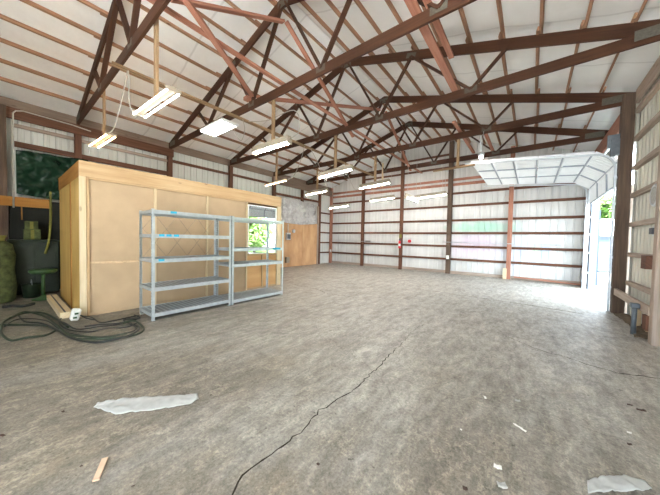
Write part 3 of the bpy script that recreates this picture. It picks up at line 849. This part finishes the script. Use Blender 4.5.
r1, s1 = rack(1.69, 3.245, (2.025, 1.585, 1.125, .60, .13), 'galvanised five-shelf rack nearest the camera, with blue tape and wire bracing')
r2, s2 = rack(3.275, 4.82, (2.02, 1.30, .93, .10), 'galvanised four-shelf rack standing in front of the partition room window')
def tape(sh, y, w, z):
    mb = MB(base(sh)); mb.box(RX1 + .0065, RX1 + .008, y, y + w, z - .04, z); mb.box(RX1 - .03, RX1 + .008, y, y + w, z, z + .0015)
    o = mb.build('tape_strip', TAPE, sh); o['label'] = 'blue tape strip'; return o
tape(s1[0], 1.99, .11, 2.03)
for y in (1.80, 1.92, 2.05): tape(s1[1], y, .09, 1.59)
tape(s1[2], 1.79, .10, 1.13)
tape(s2[1], 4.45, .26, 1.305)
mb = MB(base(r1))
for k in range(-6, 12):
    for s in (1, -1):
        y0_, z0_ = 1.75 + k * .21, 1.13
        pa, pb = V((RX0 - .01, y0_, 1.13)), V((RX0 - .01, y0_ + s * .62, 1.98))
        t0_, t1_ = 0., 1.
        for lim in (1.72, 3.22):
            d = pb.y - pa.y
            u = (lim - pa.y) / d
            inside0 = 1.72 <= pa.y <= 3.22; inside1 = 1.72 <= pb.y <= 3.22
        if not (1.72 <= pa.y <= 3.22) and not (1.72 <= pb.y <= 3.22): continue
        d = pb.y - pa.y; us = [0., 1.]
        lo, hi = sorted(((1.72 - pa.y) / d, (3.22 - pa.y) / d))
        u0, u1 = max(0, lo), min(1, hi)
        if u1 - u0 < .1 or k % 2: continue
        mb.tube([pa.lerp(pb, u0), pa.lerp(pb, u1)], .0022, 5)
mb.build('wire_brace', PIPEM, r1)

# ------------------------------------------------------------------ things on the walls
mb = MB(); mb.loft([(-10.36, 9.1, 3.76), (-10.36, 10.5, 3.70), (-10.36, 11.75, 3.60)], [(-10.36, 9.1, 2.42), (-10.36, 10.4, 2.36), (-10.36, 11.70, 2.46)], 70, 40, .14, 3.6, (1, 0, 0), 2)
tag(mb.build('plastic_sheet', PLAS), 'crumpled grey translucent plastic sheet hung above the plywood panel', 'plastic sheet')
t = thing('plywood_panel', 'stained tan plywood panel against the left wall beyond the partition room', 'wall panel', (-10.5, 10.8, 0))
for a, b in ((9.15, 10.82), (10.83, 12.10)):
    mb = MB(t.location); mb.box(-10.53, -10.505, a, b, 0.01, 2.5); mb.build('sheet', PLYS, t)
mb = MB(t.location); mb.box(-10.53, -10.47, 12.10, 12.22, 0, 3.6); mb.build('edge_board', GREYW, t)
t = thing('breaker_box', 'grey electrical box mounted on the plywood by the partition room', 'electrical box', (-10.46, 9.62, 1.5))
mb = MB(t.location); mb.box(-10.505, -10.38, 9.50, 9.80, 1.5, 1.88); mb.build('body', ALU, t, .01)
mb = MB(t.location); mb.box(-10.38, -10.372, 9.53, 9.77, 1.55, 1.80); mb.build('cover', PIPEM, t)
mb = MB(t.location); mb.tube([(-10.46, 9.65, 1.88), (-10.46, 9.65, 2.36)], .02, 8); mb.build('conduit', ALU, t)
mb = MB((-10.49, 10.08, 1.98)); mb.tube([(-10.505, 10.08, 1.98), (-10.43, 10.08, 1.98)], .10, 18); tag(mb.build('round_junction_box', ALU), 'round grey box on the plywood beside the electrical box', 'junction box')
mb = MB((-10.46, 9.56, .35)); mb.box(-10.503, -10.36, 9.5, 9.72, .25, .56); tag(mb.build('low_switch_box', FIXM, bevel=.008), 'small pale box low on the plywood behind the rack end', 'electrical box')
# back wall bits
t = thing('fire_extinguisher', 'red fire extinguisher hung on the dark back wall post', 'fire extinguisher', (-5.69, YB - .2, 1.16))
c0 = (-5.69, YB - .19, 1.16)
mb = MB(t.location); mb.lathe([(.045, 0), (.065, .01), (.067, .04), (.067, .34), (.055, .39), (.025, .42)], c0, 16); mb.build('cylinder', RED, t)
mb = MB(t.location); mb.box(-5.72, -5.66, YB - .13, YB - .1, 1.25, 1.48); mb.build('wall_bracket', DARKM, t)
mb = MB(t.location); mb.lathe([(.069, .12), (.0695, .125), (.0695, .24), (.069, .245)], c0, 16); mb.build('label_band', PAPW, t)
mb = MB(t.location); mb.box(-5.71, -5.67, YB - .24, YB - .14, 1.58, 1.66); mb.beam((-5.69, YB - .19, 1.66), (-5.62, YB - .24, 1.72), .02, .015); mb.build('valve_handle', DARKM, t)
mb = MB(t.location); mb.tube(smooth_path([(-5.66, YB - .2, 1.62), (-5.60, YB - .22, 1.55), (-5.61, YB - .22, 1.3)]), .01, 6); mb.build('hose', DARKM, t)
mb = MB((-5.69, YB - .11, 1.75)); mb.box(-5.76, -5.62, YB - .116, YB - .103, 1.74, 1.92); tag(mb.build('safety_card', YELW), 'small yellowish card above the fire extinguisher', 'card')
mb = MB((-5.22, YB + .01, 1.56)); mb.tube([(-5.22, YB + .10, 1.56), (-5.22, YB - .02, 1.56)], .085, 16); tag(mb.build('alarm_box', RED), 'small round red box on the back wall right of the extinguisher', 'box')
mb = MB((-3.23, YB - .13, .8)); mb.box(-3.29, -3.17, YB - .16, YB - .106, .72, .90); tag(mb.build('outlet_box', PAPW, bevel=.006), 'white outlet box low on the dusty dark back post', 'outlet')
mb = MB((-10.40, YB - .12, .8)); mb.box(-10.55, -10.45, YB - .16, YB - .106, .74, .90); tag(mb.build('outlet_box', PAPW, bevel=.006), 'small cream outlet box on the back left corner post', 'outlet')
mb = MB(); mb.tube([(-3.4, YB - .125, 1.55), (.9, YB - .125, 1.52)], .014, 6); tag(mb.build('wall_conduit', ALU), 'thin grey conduit running level along the right half of the back wall', 'conduit')
mb = MB(); mb.tube([(-10.2, YB - .125, 1.50), (-8.4, YB - .125, 1.50), (-5.8, YB - .125, 1.46)], .010, 6); tag(mb.build('wall_conduit', ALU), 'thin wire running level along the left half of the back wall', 'conduit')
mb = MB((-7.75, YB - .0, 1.6)); mb.box(-7.95, -7.62, YB - .03, YB + .04, 1.46, 1.54); tag(mb.build('short_block', DUSTY), 'short dark block on the back wall between two posts', 'block')
mb = MB((-.80, YB - .15, .3)); mb.box(-.95, -.82, YB - .2, YB - .106, .0, .46); tag(mb.build('wood_offcut', PALE), 'pale upright offcut against the foot of the red-brown back post', 'offcut')
mb = MB(); mb.beam((-.55, YB - .10, .12), (1.5, YB - .18, .05), .10, .05); tag(mb.build('loose_plank', REDW), 'loose reddish plank lying along the foot of the back wall, right end', 'plank')
# right wall bits
t = thing('bollard', 'dark grey steel pipe stub with a square cap standing by the low rail', 'bollard', (1.46, 6.85, 0))
mb = MB(t.location); mb.tube([(1.46, 6.85, 0), (1.46, 6.85, .50)], .034, 12); mb.build('pipe', PIPEM, t)
mb = MB(t.location); mb.box(1.405, 1.515, 6.80, 6.90, .47, .55); mb.build('cap', PIPEM, t, .008)
mb = MB((1.6, 6.62, .5)); mb.box(1.50, 1.58, 6.43, 6.62, .18, .42); tag(mb.build('wood_block', BROWN), 'brown block fixed to the right edge post under the rail', 'block')
mb = MB((1.55, 6.7, 1.2)); mb.box(1.46, 1.62, 6.43, 6.66, 1.18, 1.40); tag(mb.build('wood_block', BROWN), 'brown block fixed to the right edge post at waist height', 'block')
t = thing('outlet_box', 'grey electric box with a cable on the right edge post', 'outlet', (1.55, 6.6, 1.75))
mb = MB(t.location); mb.box(1.55, 1.66, 6.43, 6.60, 1.72, 1.88); mb.build('body', ALU, t, .006)
mb = MB(t.location); mb.box(1.51, 1.55, 6.46, 6.58, 1.75, 1.85); mb.build('cover', DARKM, t)
mb = MB(t.location); mb.tube(smooth_path([(1.60, 6.55, 1.88), (1.60, 6.60, 2.0), (1.60, 6.62, 2.25)]), .012, 6); mb.build('cable', CABW, t)
t = thing('wall_dial', 'round pale ring-framed dial on the right wall at the photo edge', 'dial', (1.64, 6.85, 2.42))
ring = [V((1.62, 6.85 + .17 * math.cos(2 * PI * k / 24), 2.42 + .17 * math.sin(2 * PI * k / 24))) for k in range(25)]
mb = MB(t.location); mb.tube(ring, .025, 8, False); mb.build('ring', ALU, t)
mb = MB(t.location); mb.tube([(1.60, 6.85, 2.42), (1.66, 6.85, 2.42)], .145, 20); mb.build('face', GREYC, t)
mb = MB(t.location); mb.box(1.66, XS, 6.80, 6.90, 2.34, 2.50); mb.build('bracket', ALU, t)
mb = MB(); mb.loft([(1.74, 6.5, .0), (1.74, 7.5, .0), (1.74, 8.6, .0)], [(1.42, 6.6, .0), (1.55, 7.5, .0), (1.5, 8.5, .0)], 30, 6, .05, 5, (0, 0, 1), 7, .004); o = mb.build('dirt_ridge', SOIL); tag(o, 'loose soil and litter along the foot of the right wall', 'dirt', None, 'stuff')
for x0, x1, y0, y1, z1, lb in ((1.64, 1.70, 7.55, 7.63, .36, 'narrow upright offcut leaning behind the steel pipe stub'), (1.66, 1.72, 7.1, 7.2, .30, 'pale short board standing between pipe stub and right wall')):
    mb = MB(((x0 + x1) / 2, (y0 + y1) / 2, 0)); mb.box(x0, x1, y0, y1, .0, z1); tag(mb.build('wood_offcut', PALE), lb, 'offcut')

# ------------------------------------------------------------------ dark corner left of the partition room
mb = MB(); mb.loft([(-10.36, .27, 3.66), (-10.37, .8, 3.70), (-10.38, 1.62, 3.74)], [(-10.36, .27, 2.56), (-10.34, .9, 2.50), (-10.37, 1.62, 2.49)], 50, 34, .20, 2.9, (1, 0, 0), 9)
tag(mb.build('tarp', TARP), 'shiny dark green plastic tarp hung on the left wall above the orange board', 'tarp')
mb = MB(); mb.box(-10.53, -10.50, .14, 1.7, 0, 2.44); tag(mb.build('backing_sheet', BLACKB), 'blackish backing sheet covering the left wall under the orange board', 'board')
mb = MB(); mb.box(-10.40, -10.35, -.2, .86, 2.24, 2.48); tag(mb.build('shelf_board', ORNG), 'orange-brown board fixed level below the dark tarp', 'board')
mb = MB(); mb.tube([(-10.30, .22, 2.2), (-10.30, .23, 3.6), (-10.30, .235, 4.55), (-10.30, .28, 4.62), (-10.30, .4, 4.66), (-10.40, 1.3, 4.66), (-10.42, 1.7, 4.62)], .016, 8); tag(mb.build('bent_conduit', CABW), 'thin pale conduit bending up beside the tarp and along the header', 'conduit')
mb = MB(); mb.tube([(-10.30, .35, 2.24), (-10.30, .35, 1.9)], .012, 6); tag(mb.build('hanging_rod', ORNG), 'thin rod hanging below the orange board', 'rod')
mb = MB(); mb.tube(smooth_path([(-9.6, .80, 2.62), (-9.62, .80, 2.4), (-9.55, .79, 1.9), (-9.6, .76, 1.4), (-9.7, .70, 1.05)]), .022, 7); tag(mb.build('hanging_strap', YELW), 'yellowish strap hanging beside the partition room end wall', 'strap')
t = thing('machine_cabinet', 'dark green machine cabinet standing in the shadows beneath the tarp', 'cabinet', (-10.05, .55, 0))
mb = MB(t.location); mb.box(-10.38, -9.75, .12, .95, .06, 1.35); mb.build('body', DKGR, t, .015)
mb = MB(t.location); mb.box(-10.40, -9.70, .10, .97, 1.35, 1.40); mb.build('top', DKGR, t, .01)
mb = MB(t.location); mb.box(-9.748, -9.735, .18, .52, .16, 1.25); mb.build('door', DKGR, t, .004)
mb = MB(t.location); mb.box(-9.748, -9.735, .55, .89, .16, 1.25); mb.build('door', DKGR, t, .004)
for k, (y0, y1, z0, z1, x1, lb) in enumerate(((.36, .64, 1.40, 1.66, -9.80, 'faded green carton standing on the dark cabinet'), (.38, .60, 1.66, 1.86, -9.84, 'smaller faded green carton stacked on the other carton'))):
    tt = thing('carton', lb, 'carton', (-10.0, (y0 + y1) / 2, z0))
    mb = MB(tt.location); mb.box(x1 - .32, x1, y0, y1, z0, z1); mb.build('body', GRNL, tt, .006)
    mb = MB(tt.location); mb.box(x1 - .01, x1 + .002, (y0 + y1) / 2 - .03, (y0 + y1) / 2 + .03, z0 + .01, z1 - .01); mb.build('packing_tape', YELW, tt)
tt = thing('sack', 'pale green lumpy sack leaning at the left photo edge', 'sack', (-9.3, .05, 0))
mb = MB(tt.location); mb.lathe([(.16, 0), (.22, .06), (.24, .35), (.21, .75), (.23, 1.05), (.18, 1.30), (.07, 1.38)], (-9.3, .0, 0), 14); mb.build('body', GRNL, tt)
mb = MB(tt.location); mb.lathe([(.06, 1.36), (.075, 1.40), (.07, 1.43), (.11, 1.50)], (-9.3, .0, 0), 10); mb.build('tied_neck', YELW, tt)
tt = thing('pedestal_stool', 'round green stool on a pedestal in the dark corner', 'stool', (-9.1, .62, 0))
mb = MB(tt.location); mb.lathe([(.05, .60), (.20, .62), (.235, .66), (.235, .70), (.20, .72), (.05, .715)], (-9.1, .62, 0), 22); mb.build('seat', GRNP, tt)
mb = MB(tt.location); mb.lathe([(.032, .06), (.032, .60)], (-9.1, .62, 0), 12); mb.build('column', GRNP, tt)
mb = MB(tt.location); mb.lathe([(.19, 0), (.19, .02), (.08, .05), (.04, .10)], (-9.1, .62, 0), 20); mb.build('base', GRNP, tt)
tt = thing('tin_bucket', 'dark bucket on the floor before the green cabinet', 'bucket', (-9.55, .46, 0))
mb = MB(tt.location); mb.lathe([(.11, 0), (.14, .02), (.17, .32), (.175, .33), (.165, .33), (.13, .05)], (-9.55, .46, 0), 18); mb.build('body', DKGR, tt)
hp = [V((-9.55 + .17 * math.cos(a), .46, .32 + .12 * math.sin(a))) for a in [PI * k / 10 for k in range(11)]]
mb = MB(tt.location); mb.tube(hp, .006, 5); mb.build('handle', ALU, tt)

# beige channel, white power block, hoses
t = thing('beige_channel', 'beige grooved length lying beside the partition room corner', 'board', (-7.7, .72, 0))
mb = MB(t.location); mb.beam((-8.95, .74, .055), (-6.75, .74, .055), .16, .11); mb.build('body', PALE, t)
mb = MB(t.location); mb.beam((-8.94, .73, .112), (-6.76, .73, .112), .022, .006); mb.build('groove', DARKM, t)
t = thing('power_block', 'white power block tangled in hose at the partition room corner', 'power block', (-6.42, .82, 0))
mb = MB(t.location); mb.beam((-6.42, .80, .02), (-6.40, .84, .22), .12, .12, up=(1, 0, 0)); mb.build('body', PAPW, t, .02)
mb = MB(t.location); mb.box(-6.35, -6.335, .78, .83, .06, .09); mb.box(-6.345, -6.33, .80, .85, .13, .16); mb.build('socket', GRNP, t)
mb = MB(t.location); mb.tube(smooth_path([(-6.36, .88, .10), (-6.25, .95, .05), (-6.15, 1.05, .02)]), .012, 6); mb.build('cord', CABL, t)
# --- camera (needed here to lay traced floor outlines out in metres)
F_PX, YAW, PIT, ROL, CH = 258.0, math.radians(38.0), math.radians(-1.75), math.radians(1.17), 1.555
fw = V((-math.sin(YAW) * math.cos(PIT), math.cos(YAW) * math.cos(PIT), math.sin(PIT)))
r0 = V((math.cos(YAW), math.sin(YAW), 0)); u0 = r0.cross(fw)
rt = r0 * math.cos(ROL) + u0 * math.sin(ROL); upv = -r0 * math.sin(ROL) + u0 * math.cos(ROL)
def hose(P, r, label, mat, zs=None, name='hose'):
    pts = [V((x, y, r + (zs[i] if zs else 0))) for i, (x, y) in enumerate(P)]
    mb = MB(pts[0]); mb.tube(smooth_path(pts), r, 7); return tag(mb.build(name, mat), label, 'hose')
hose([(-5.967, 0.547), (-5.778, 0.41), (-5.715, 0.227), (-5.841, 0.084), (-6.144, 0.004), (-6.705, -0.005), (-7.186, 0.033), (-7.51, 0.193), (-7.655, 0.367), (-7.259, 0.518), (-6.572, 0.631), (-6.011, 0.681)], 0.016, 'dark green hose looping widest at the left floor edge', HOSE, [0, 0, 0.03, 0, 0.03, 0, 0, 0.02, 0, 0.02, 0, 0])
hose([(-6.97, -0.016), (-6.81, 0.125), (-6.623, 0.291), (-6.276, 0.446), (-5.829, 0.558), (-5.299, 0.67), (-4.995, 0.797), (-4.808, 1.016), (-4.802, 1.263), (-4.929, 1.418), (-5.195, 1.478), (-5.502, 1.448), (-5.501, 1.286)], 0.015, 'black-green hose sweeping long across the floor before the room', HOSE, [0, 0, 0, 0.02, 0.02, 0, 0.03, 0.02, 0, 0, 0, 0.03, 0.03])
hose([(-7.496, 0.206), (-6.938, 0.253), (-6.489, 0.41), (-5.855, 0.536), (-5.3, 0.646), (-4.884, 0.828), (-4.722, 1.103), (-4.89, 1.316), (-5.171, 1.423), (-5.487, 1.378), (-5.753, 1.362), (-5.7, 1.534)], 0.014, 'black hose following the outer sweep toward the rack foot', CABL, [0, 0, 0.03, 0.03, 0, 0, 0.03, 0.02, 0, 0, 0.02, 0])
hose([(-6.806, 0.86), (-6.343, 1.014), (-5.962, 1.072), (-5.837, 1.235), (-5.868, 1.44), (-5.96, 1.648)], 0.01, 'thin black cord reaching from the white block to the rack foot', CABL, [0, 0.03, 0, 0.02, 0.02, 0])
hose([(-6.926, 0.88), (-7.059, 0.801), (-6.728, 0.669), (-6.267, 0.607), (-5.795, 0.656), (-5.496, 0.851), (-5.391, 1.053), (-5.335, 1.278), (-5.332, 1.435)], 0.011, 'black cord curled tightly round the white power block', CABL, [0.02, 0, 0, 0.03, 0.02, 0, 0.03, 0, 0.03])
hose([(-5.877, 0.86), (-5.809, 1.045), (-5.673, 1.262), (-5.636, 1.466), (-5.783, 1.61), (-5.977, 1.573)], 0.011, 'black cord bunched against the rack foot', CABL, [0, 0, 0, 0.02, 0, 0.02])
hose([(-8.542, 0.013), (-8.547, 0.131), (-8.386, 0.279), (-8.491, 0.442)], 0.03, 'dark rag of cable on the floor in the shadowed corner', CABL, [0, 0, 0, 0])
hose([(-7.322, 0.084), (-7.635, 0.28), (-7.088, 0.477), (-6.144, 0.563), (-5.531, 0.625), (-5.143, 0.771), (-4.958, 0.968), (-4.878, 1.196)], 0.014, 'green hose crossing the middle of the tangle on the floor', HOSE, [0.015, 0.035, 0.015, 0.035, 0.015, 0.035, 0.015, 0.035])
hose([(-6.534, 0.614), (-6.16, 0.671), (-5.733, 0.752), (-5.551, 0.998), (-5.529, 1.293), (-5.562, 1.497)], 0.011, 'black cord running close along the foot of the room front', CABL, [0.015, 0.035, 0.015, 0.035, 0.015, 0.035])
hose([(-6.748, 0.03), (-7.049, 0.155), (-7.039, 0.337), (-6.54, 0.492), (-5.936, 0.574), (-5.444, 0.664), (-5.078, 0.886), (-4.895, 1.144), (-5.051, 1.353), (-5.431, 1.38)], 0.01, 'thin black cord lying across the middle hose loop', CABL, [0.015, 0.035, 0.015, 0.035, 0.015, 0.035, 0.015, 0.035, 0.015, 0.035])
# ------------------------------------------------------------------ litter on the slab
t = MB(); t.loft([(-3.05, .50, 0), (-2.785, .60, 0), (-2.62, .80, 0), (-2.44, 1.06, 0), (-2.45, 1.15, 0)], [(-3.10, .54, 0), (-2.97, .74, 0), (-2.78, .94, 0), (-2.62, 1.10, 0), (-2.56, 1.19, 0)], 44, 12, .022, 11, (0, 0, 1), 4, .006)
tag(t.build('plastic_scrap', SCRAP), 'long crumpled white plastic strip on the floor, left foreground', 'plastic scrap')
t = MB(); t.loft([(.331, 2.244, 0), (.46, 2.36, 0), (.596, 2.47, 0), (.66, 2.55, 0)], [(.34, 2.36, 0), (.44, 2.48, 0), (.55, 2.58, 0), (.645, 2.60, 0)], 30, 10, .02, 12, (0, 0, 1), 6, .006)
tag(t.build('plastic_scrap', SCRAP), 'crumpled clear plastic piece on the floor, bottom right', 'plastic scrap')
mb = MB(); 
mb.beam((-2.112, .355, .008), (-2.278, .431, .008), .034, .010); tag(mb.build('wood_chip', CARD), 'flat pinkish strip of wood on the floor, bottom left', 'wood strip')
def scrap(x, y, sx, sy, rz, mat, label, nm='paper_scrap', h=.012, seed=1):
    a = V((math.cos(rz), math.sin(rz), 0)); b = V((-a.y, a.x, 0)); o = V((x, y, 0))
    e1 = [o - a * sx - b * sy * .7, o - b * sy, o + a * sx - b * sy * .6]; e2 = [o - a * sx * .8 + b * sy, o + b * sy * .7, o + a * sx + b * sy]
    mb = MB(o); mb.loft(e1, e2, 8, 5, h, 30, (0, 0, 1), seed, .005); return tag(mb.build(nm, mat), label, 'litter')
scrap(-0.057, 3.130, 0.025, 0.017, 0.3, GREYC, 'small beige scrap on the floor above the white sliver', 'scrap', .012, 1)
scrap(-0.027, 2.681, 0.052, 0.010, -0.6, PAPW, 'thin white sliver of paper on the right foreground floor', 'paper_scrap', .012, 2)
scrap(-0.133, 2.107, 0.025, 0.021, 0.2, PAPW, 'torn white paper bit on the floor, right of centre bottom', 'paper_scrap', .012, 3)
scrap(-0.096, 1.963, 0.028, 0.025, 0.5, GREYC, 'greyish flat scrap on the floor at the bottom', 'scrap', .012, 4)
scrap(0.691, 3.201, 0.014, 0.010, 0.1, PAPW, 'tiny pale chip on the floor above the clear plastic piece', 'paper_scrap', .012, 5)
scrap(-0.315, 2.977, 0.010, 0.021, 0.5, PAPW, 'tiny white flake on the floor right of the long crack', 'paper_scrap', .012, 6)
scrap(0.808, 3.762, 0.021, 0.013, 0.2, LEAFD, 'dark dry leaf on the right floor, the farther of a pair', 'dry_leaf', .012, 7)
scrap(0.868, 3.716, 0.032, 0.017, 0.1, LEAFD, 'larger dark dry leaf of the pair on the right floor', 'dry_leaf', .012, 8)
scrap(0.656, 3.010, 0.014, 0.010, 0.3, LEAFD, 'small dark crumb above the clear plastic piece', 'dirt_crumb', .012, 9)
scrap(0.693, 3.524, 0.021, 0.008, 0, GREYC, 'grey splinter beside the pair of dry leaves', 'scrap', .012, 10)
scrap(-0.278, 1.789, 0.015, 0.014, 0.4, LEAFD, 'dark lump of dirt on the floor at the bottom, right of the crack', 'dirt_crumb', .012, 11)
scrap(-1.110, 1.336, 0.010, 0.010, 0, LEAFD, 'small black stone on the floor just right of the long crack', 'stone', .012, 12)
scrap(-2.431, 1.260, 0.008, 0.007, 0, LEAFD, 'tiny dark crumb at the end of the long plastic strip', 'dirt_crumb', .012, 13)
scrap(-3.179, 0.322, 0.015, 0.008, 0.3, LEAFD, 'dark leaf bit left of the long plastic strip', 'dry_leaf', .012, 14)
scrap(-3.145, -0.008, 0.025, 0.010, 0.5, LEAFD, 'dark chip on the floor at the far left edge', 'dry_leaf', .012, 15)
scrap(-2.324, 0.317, 0.008, 0.007, 0.3, LEAFD, 'tiny dark crumb left of the pinkish wood strip', 'dirt_crumb', .012, 16)
scrap(-1.891, 0.490, 0.009, 0.007, 0.5, LEAFD, 'tiny dark crumb right of the pinkish wood strip', 'dirt_crumb', .012, 17)
scrap(-0.408, 2.336, 0.007, 0.007, 0, PAPW, 'tiny white crumb on the floor below the white flake', 'dirt_crumb', .012, 18)
# ------------------------------------------------------------------ outside the doorways
mb = MB(); mb.box(-60, 60, -60, 70, -.30, -.215); struct(mb.build('ground', GRAVEL))
mb = MB(); mb.box(1.80, 9.0, 5.0, 19.0, -.215, -.02); struct(mb.build('path', GRAVEL))
mb = MB(); mb.box(-9, 9, -18, YF - .1, -.215, -.02); struct(mb.build('bounce_pavement', BOUNCE_APRON))  # unseen slab added to bounce sun through the front opening onto the ceiling
sh = thing('outside_shed', 'pale blue sided shed seen through the open doorway', 'shed', (4.3, 26, -.2))
SLc = sh.location
mb = MB(SLc); mb.box(3.0, 5.6, 24, 28, -.2, 2.3)
for k in range(12): mb.box(2.99, 5.61, 23.985, 24, -.1 + k * .2, -.085 + k * .2)
mb.build('wall', OUTW, sh)
mb = MB(SLc); mb.beam((2.8, 24.9, 2.75), (5.8, 24.9, 2.75), 2.6, .08, up=(0, -.5, 1)); mb.beam((2.8, 27.1, 2.75), (5.8, 27.1, 2.75), 2.6, .08, up=(0, .5, 1)); mb.build('roof', OUTR, sh)
mb = MB(SLc); mb.box(3.35, 4.0, 23.93, 23.99, -.1, 1.9); mb.build('door', OUTD, sh)
mb = MB((2.0, 14.2, -.2)); mb.box(1.50, 2.06, 14.3, 14.36, -.2, 2.9)
for k in range(4): mb.box(1.52 + k * .15, 1.54 + k * .15, 14.27, 14.30, -.2, 2.9)
SCREENF = mb.build('metal_fence', OUTW); tag(SCREENF, 'pale blue ribbed metal screen just outside the far door jamb', 'fence')
t = thing('marker_pole', 'orange-brown pole outside the doorway', 'pole', (2.66, 14.9, -.2))
mb = MB(t.location); mb.tube([(2.66, 14.9, -.2), (2.66, 14.9, 3.6)], .035, 8); mb.build('shaft', plain('orange_pole', (.62, .34, .12), .7), t)
mb = MB(t.location); mb.lathe([(.08, 0), (.08, .04), (.04, .08)], (2.66, 14.9, -.2), 10); mb.build('foot', GREYC, t)
def crown_mesh(seed, n=5200):
    rnd = random.Random(seed); bm = bmesh.new()
    lobes = [(V((rnd.uniform(-1.2, 1.2), rnd.uniform(-1.2, 1.2), rnd.uniform(1.4, 4.6))), rnd.uniform(.8, 1.5)) for _ in range(11)]
    for _ in range(n):
        c, r = rnd.choice(lobes); d = V((rnd.gauss(0, 1), rnd.gauss(0, 1), rnd.gauss(0, 1))).normalized()
        p = c + d * r * rnd.uniform(.55, 1.0); a = V((rnd.gauss(0, 1), rnd.gauss(0, 1), rnd.gauss(0, 1))).normalized(); b = a.orthogonal().normalized()
        w = rnd.uniform(.13, .26)
        bm.faces.new([bm.verts.new(p + a * w), bm.verts.new(p + b * w * .5), bm.verts.new(p - a * w), bm.verts.new(p - b * w * .5)])
    me = bpy.data.meshes.new('crown'); bm.to_mesh(me); bm.free(); me.materials.append(LEAF); return me
crowns = [crown_mesh(5), crown_mesh(9)]
TREES = [(4.6, 35, 1.3, 'leafy tree rising behind the pale blue shed'), (13.2, 19, 1.15, 'nearest yard tree, mirrored green in the partition window'), (20.5, 22.5, 1.2, 'tree on the right of the yard, mirrored at the window edge'),
         (16.5, 30, 1.3, 'broad tree farther back on the verge'), (10, 28.5, 1.1, 'tree standing right of the pale blue shed')]
for k, (x, y, s, lb) in enumerate(TREES):
    t = thing('yard_tree', lb, 'tree', (x, y, -.2), 'trees outside the doorway')
    mb = MB(t.location); mb.tube([(x, y, -.2), (x + .05, y, 1.2), (x, y + .05, 3.2)], [.16, .13, .07], 8); mb.build('trunk', BARK, t)
    c = bpy.data.objects.new('crown', crowns[k % 2]); COL.objects.link(c); c.parent = t; c.scale = (s, s, s * .95); c.rotation_euler = (0, 0, k * 1.1); c['kind'] = 'stuff'
mb = MB(); mb.loft([(-8, 44, -.2), (25, 40, -.2), (34, 12, -.2)], [(-8, 30, -.2), (9, 23, -.2), (20, 12, -.2)], 30, 12, .05, .8, (0, 0, 1), 3, .02); struct(mb.build('lawn', GRASS))

# ------------------------------------------------------------------ light
w = bpy.data.worlds.new('World'); SC.world = w; w.use_nodes = True
nt = w.node_tree; bg = nt.nodes['Background']
bg.inputs[0].default_value = (.76, .89, 1.0, 1); bg.inputs[1].default_value = 8.0
sun = bpy.data.lights.new('Sun', 'SUN'); sun.energy = 80; sun.angle = math.radians(6); sun.color = (1, .98, .96)
so = bpy.data.objects.new('Sun', sun); COL.objects.link(so); so.rotation_euler = V((-.80, -.42, 1.0)).to_track_quat('Z', 'Y').to_euler()
def portal(loc, rot, sx, sy, nm):
    l = bpy.data.lights.new(nm, 'AREA'); l.shape = 'RECTANGLE'; l.size = sx; l.size_y = sy; l.cycles.is_portal = True
    o = bpy.data.objects.new(nm, l); COL.objects.link(o); o.location = loc; o.rotation_euler = rot; return o
portal((XS + .02, (DY0 + DY1) / 2, DZ / 2), (0, PI / 2, 0), DZ, DY1 - DY0, 'door_portal')
portal(((FX0 + FX1) / 2, YF - .02, FZ / 2), (PI / 2, 0, 0), FX1 - FX0, FZ, 'front_portal')

# ------------------------------------------------------------------ camera
cam = bpy.data.cameras.new('Camera'); cam.sensor_fit = 'HORIZONTAL'; cam.sensor_width = 36; cam.lens = F_PX / 660 * 36; cam.clip_start = .05
co = bpy.data.objects.new('Camera', cam); COL.objects.link(co)
R = Matrix((rt, upv, -fw)).transposed().to_4x4(); R.translation = V((0, 0, CH)); co.matrix_world = R
SC.camera = co
SC.view_settings.view_transform = 'Standard'; SC.view_settings.look = 'None'
SC.view_settings.gamma = 1; SC.view_settings.use_curve_mapping = False
SC.view_settings.exposure = 0.95
SC.cycles.use_denoising = True
SC.cycles.max_bounces = 12; SC.cycles.diffuse_bounces = 8; SC.cycles.glossy_bounces = 4; SC.cycles.transparent_max_bounces = 8
SC.cycles.sample_clamp_indirect = 8
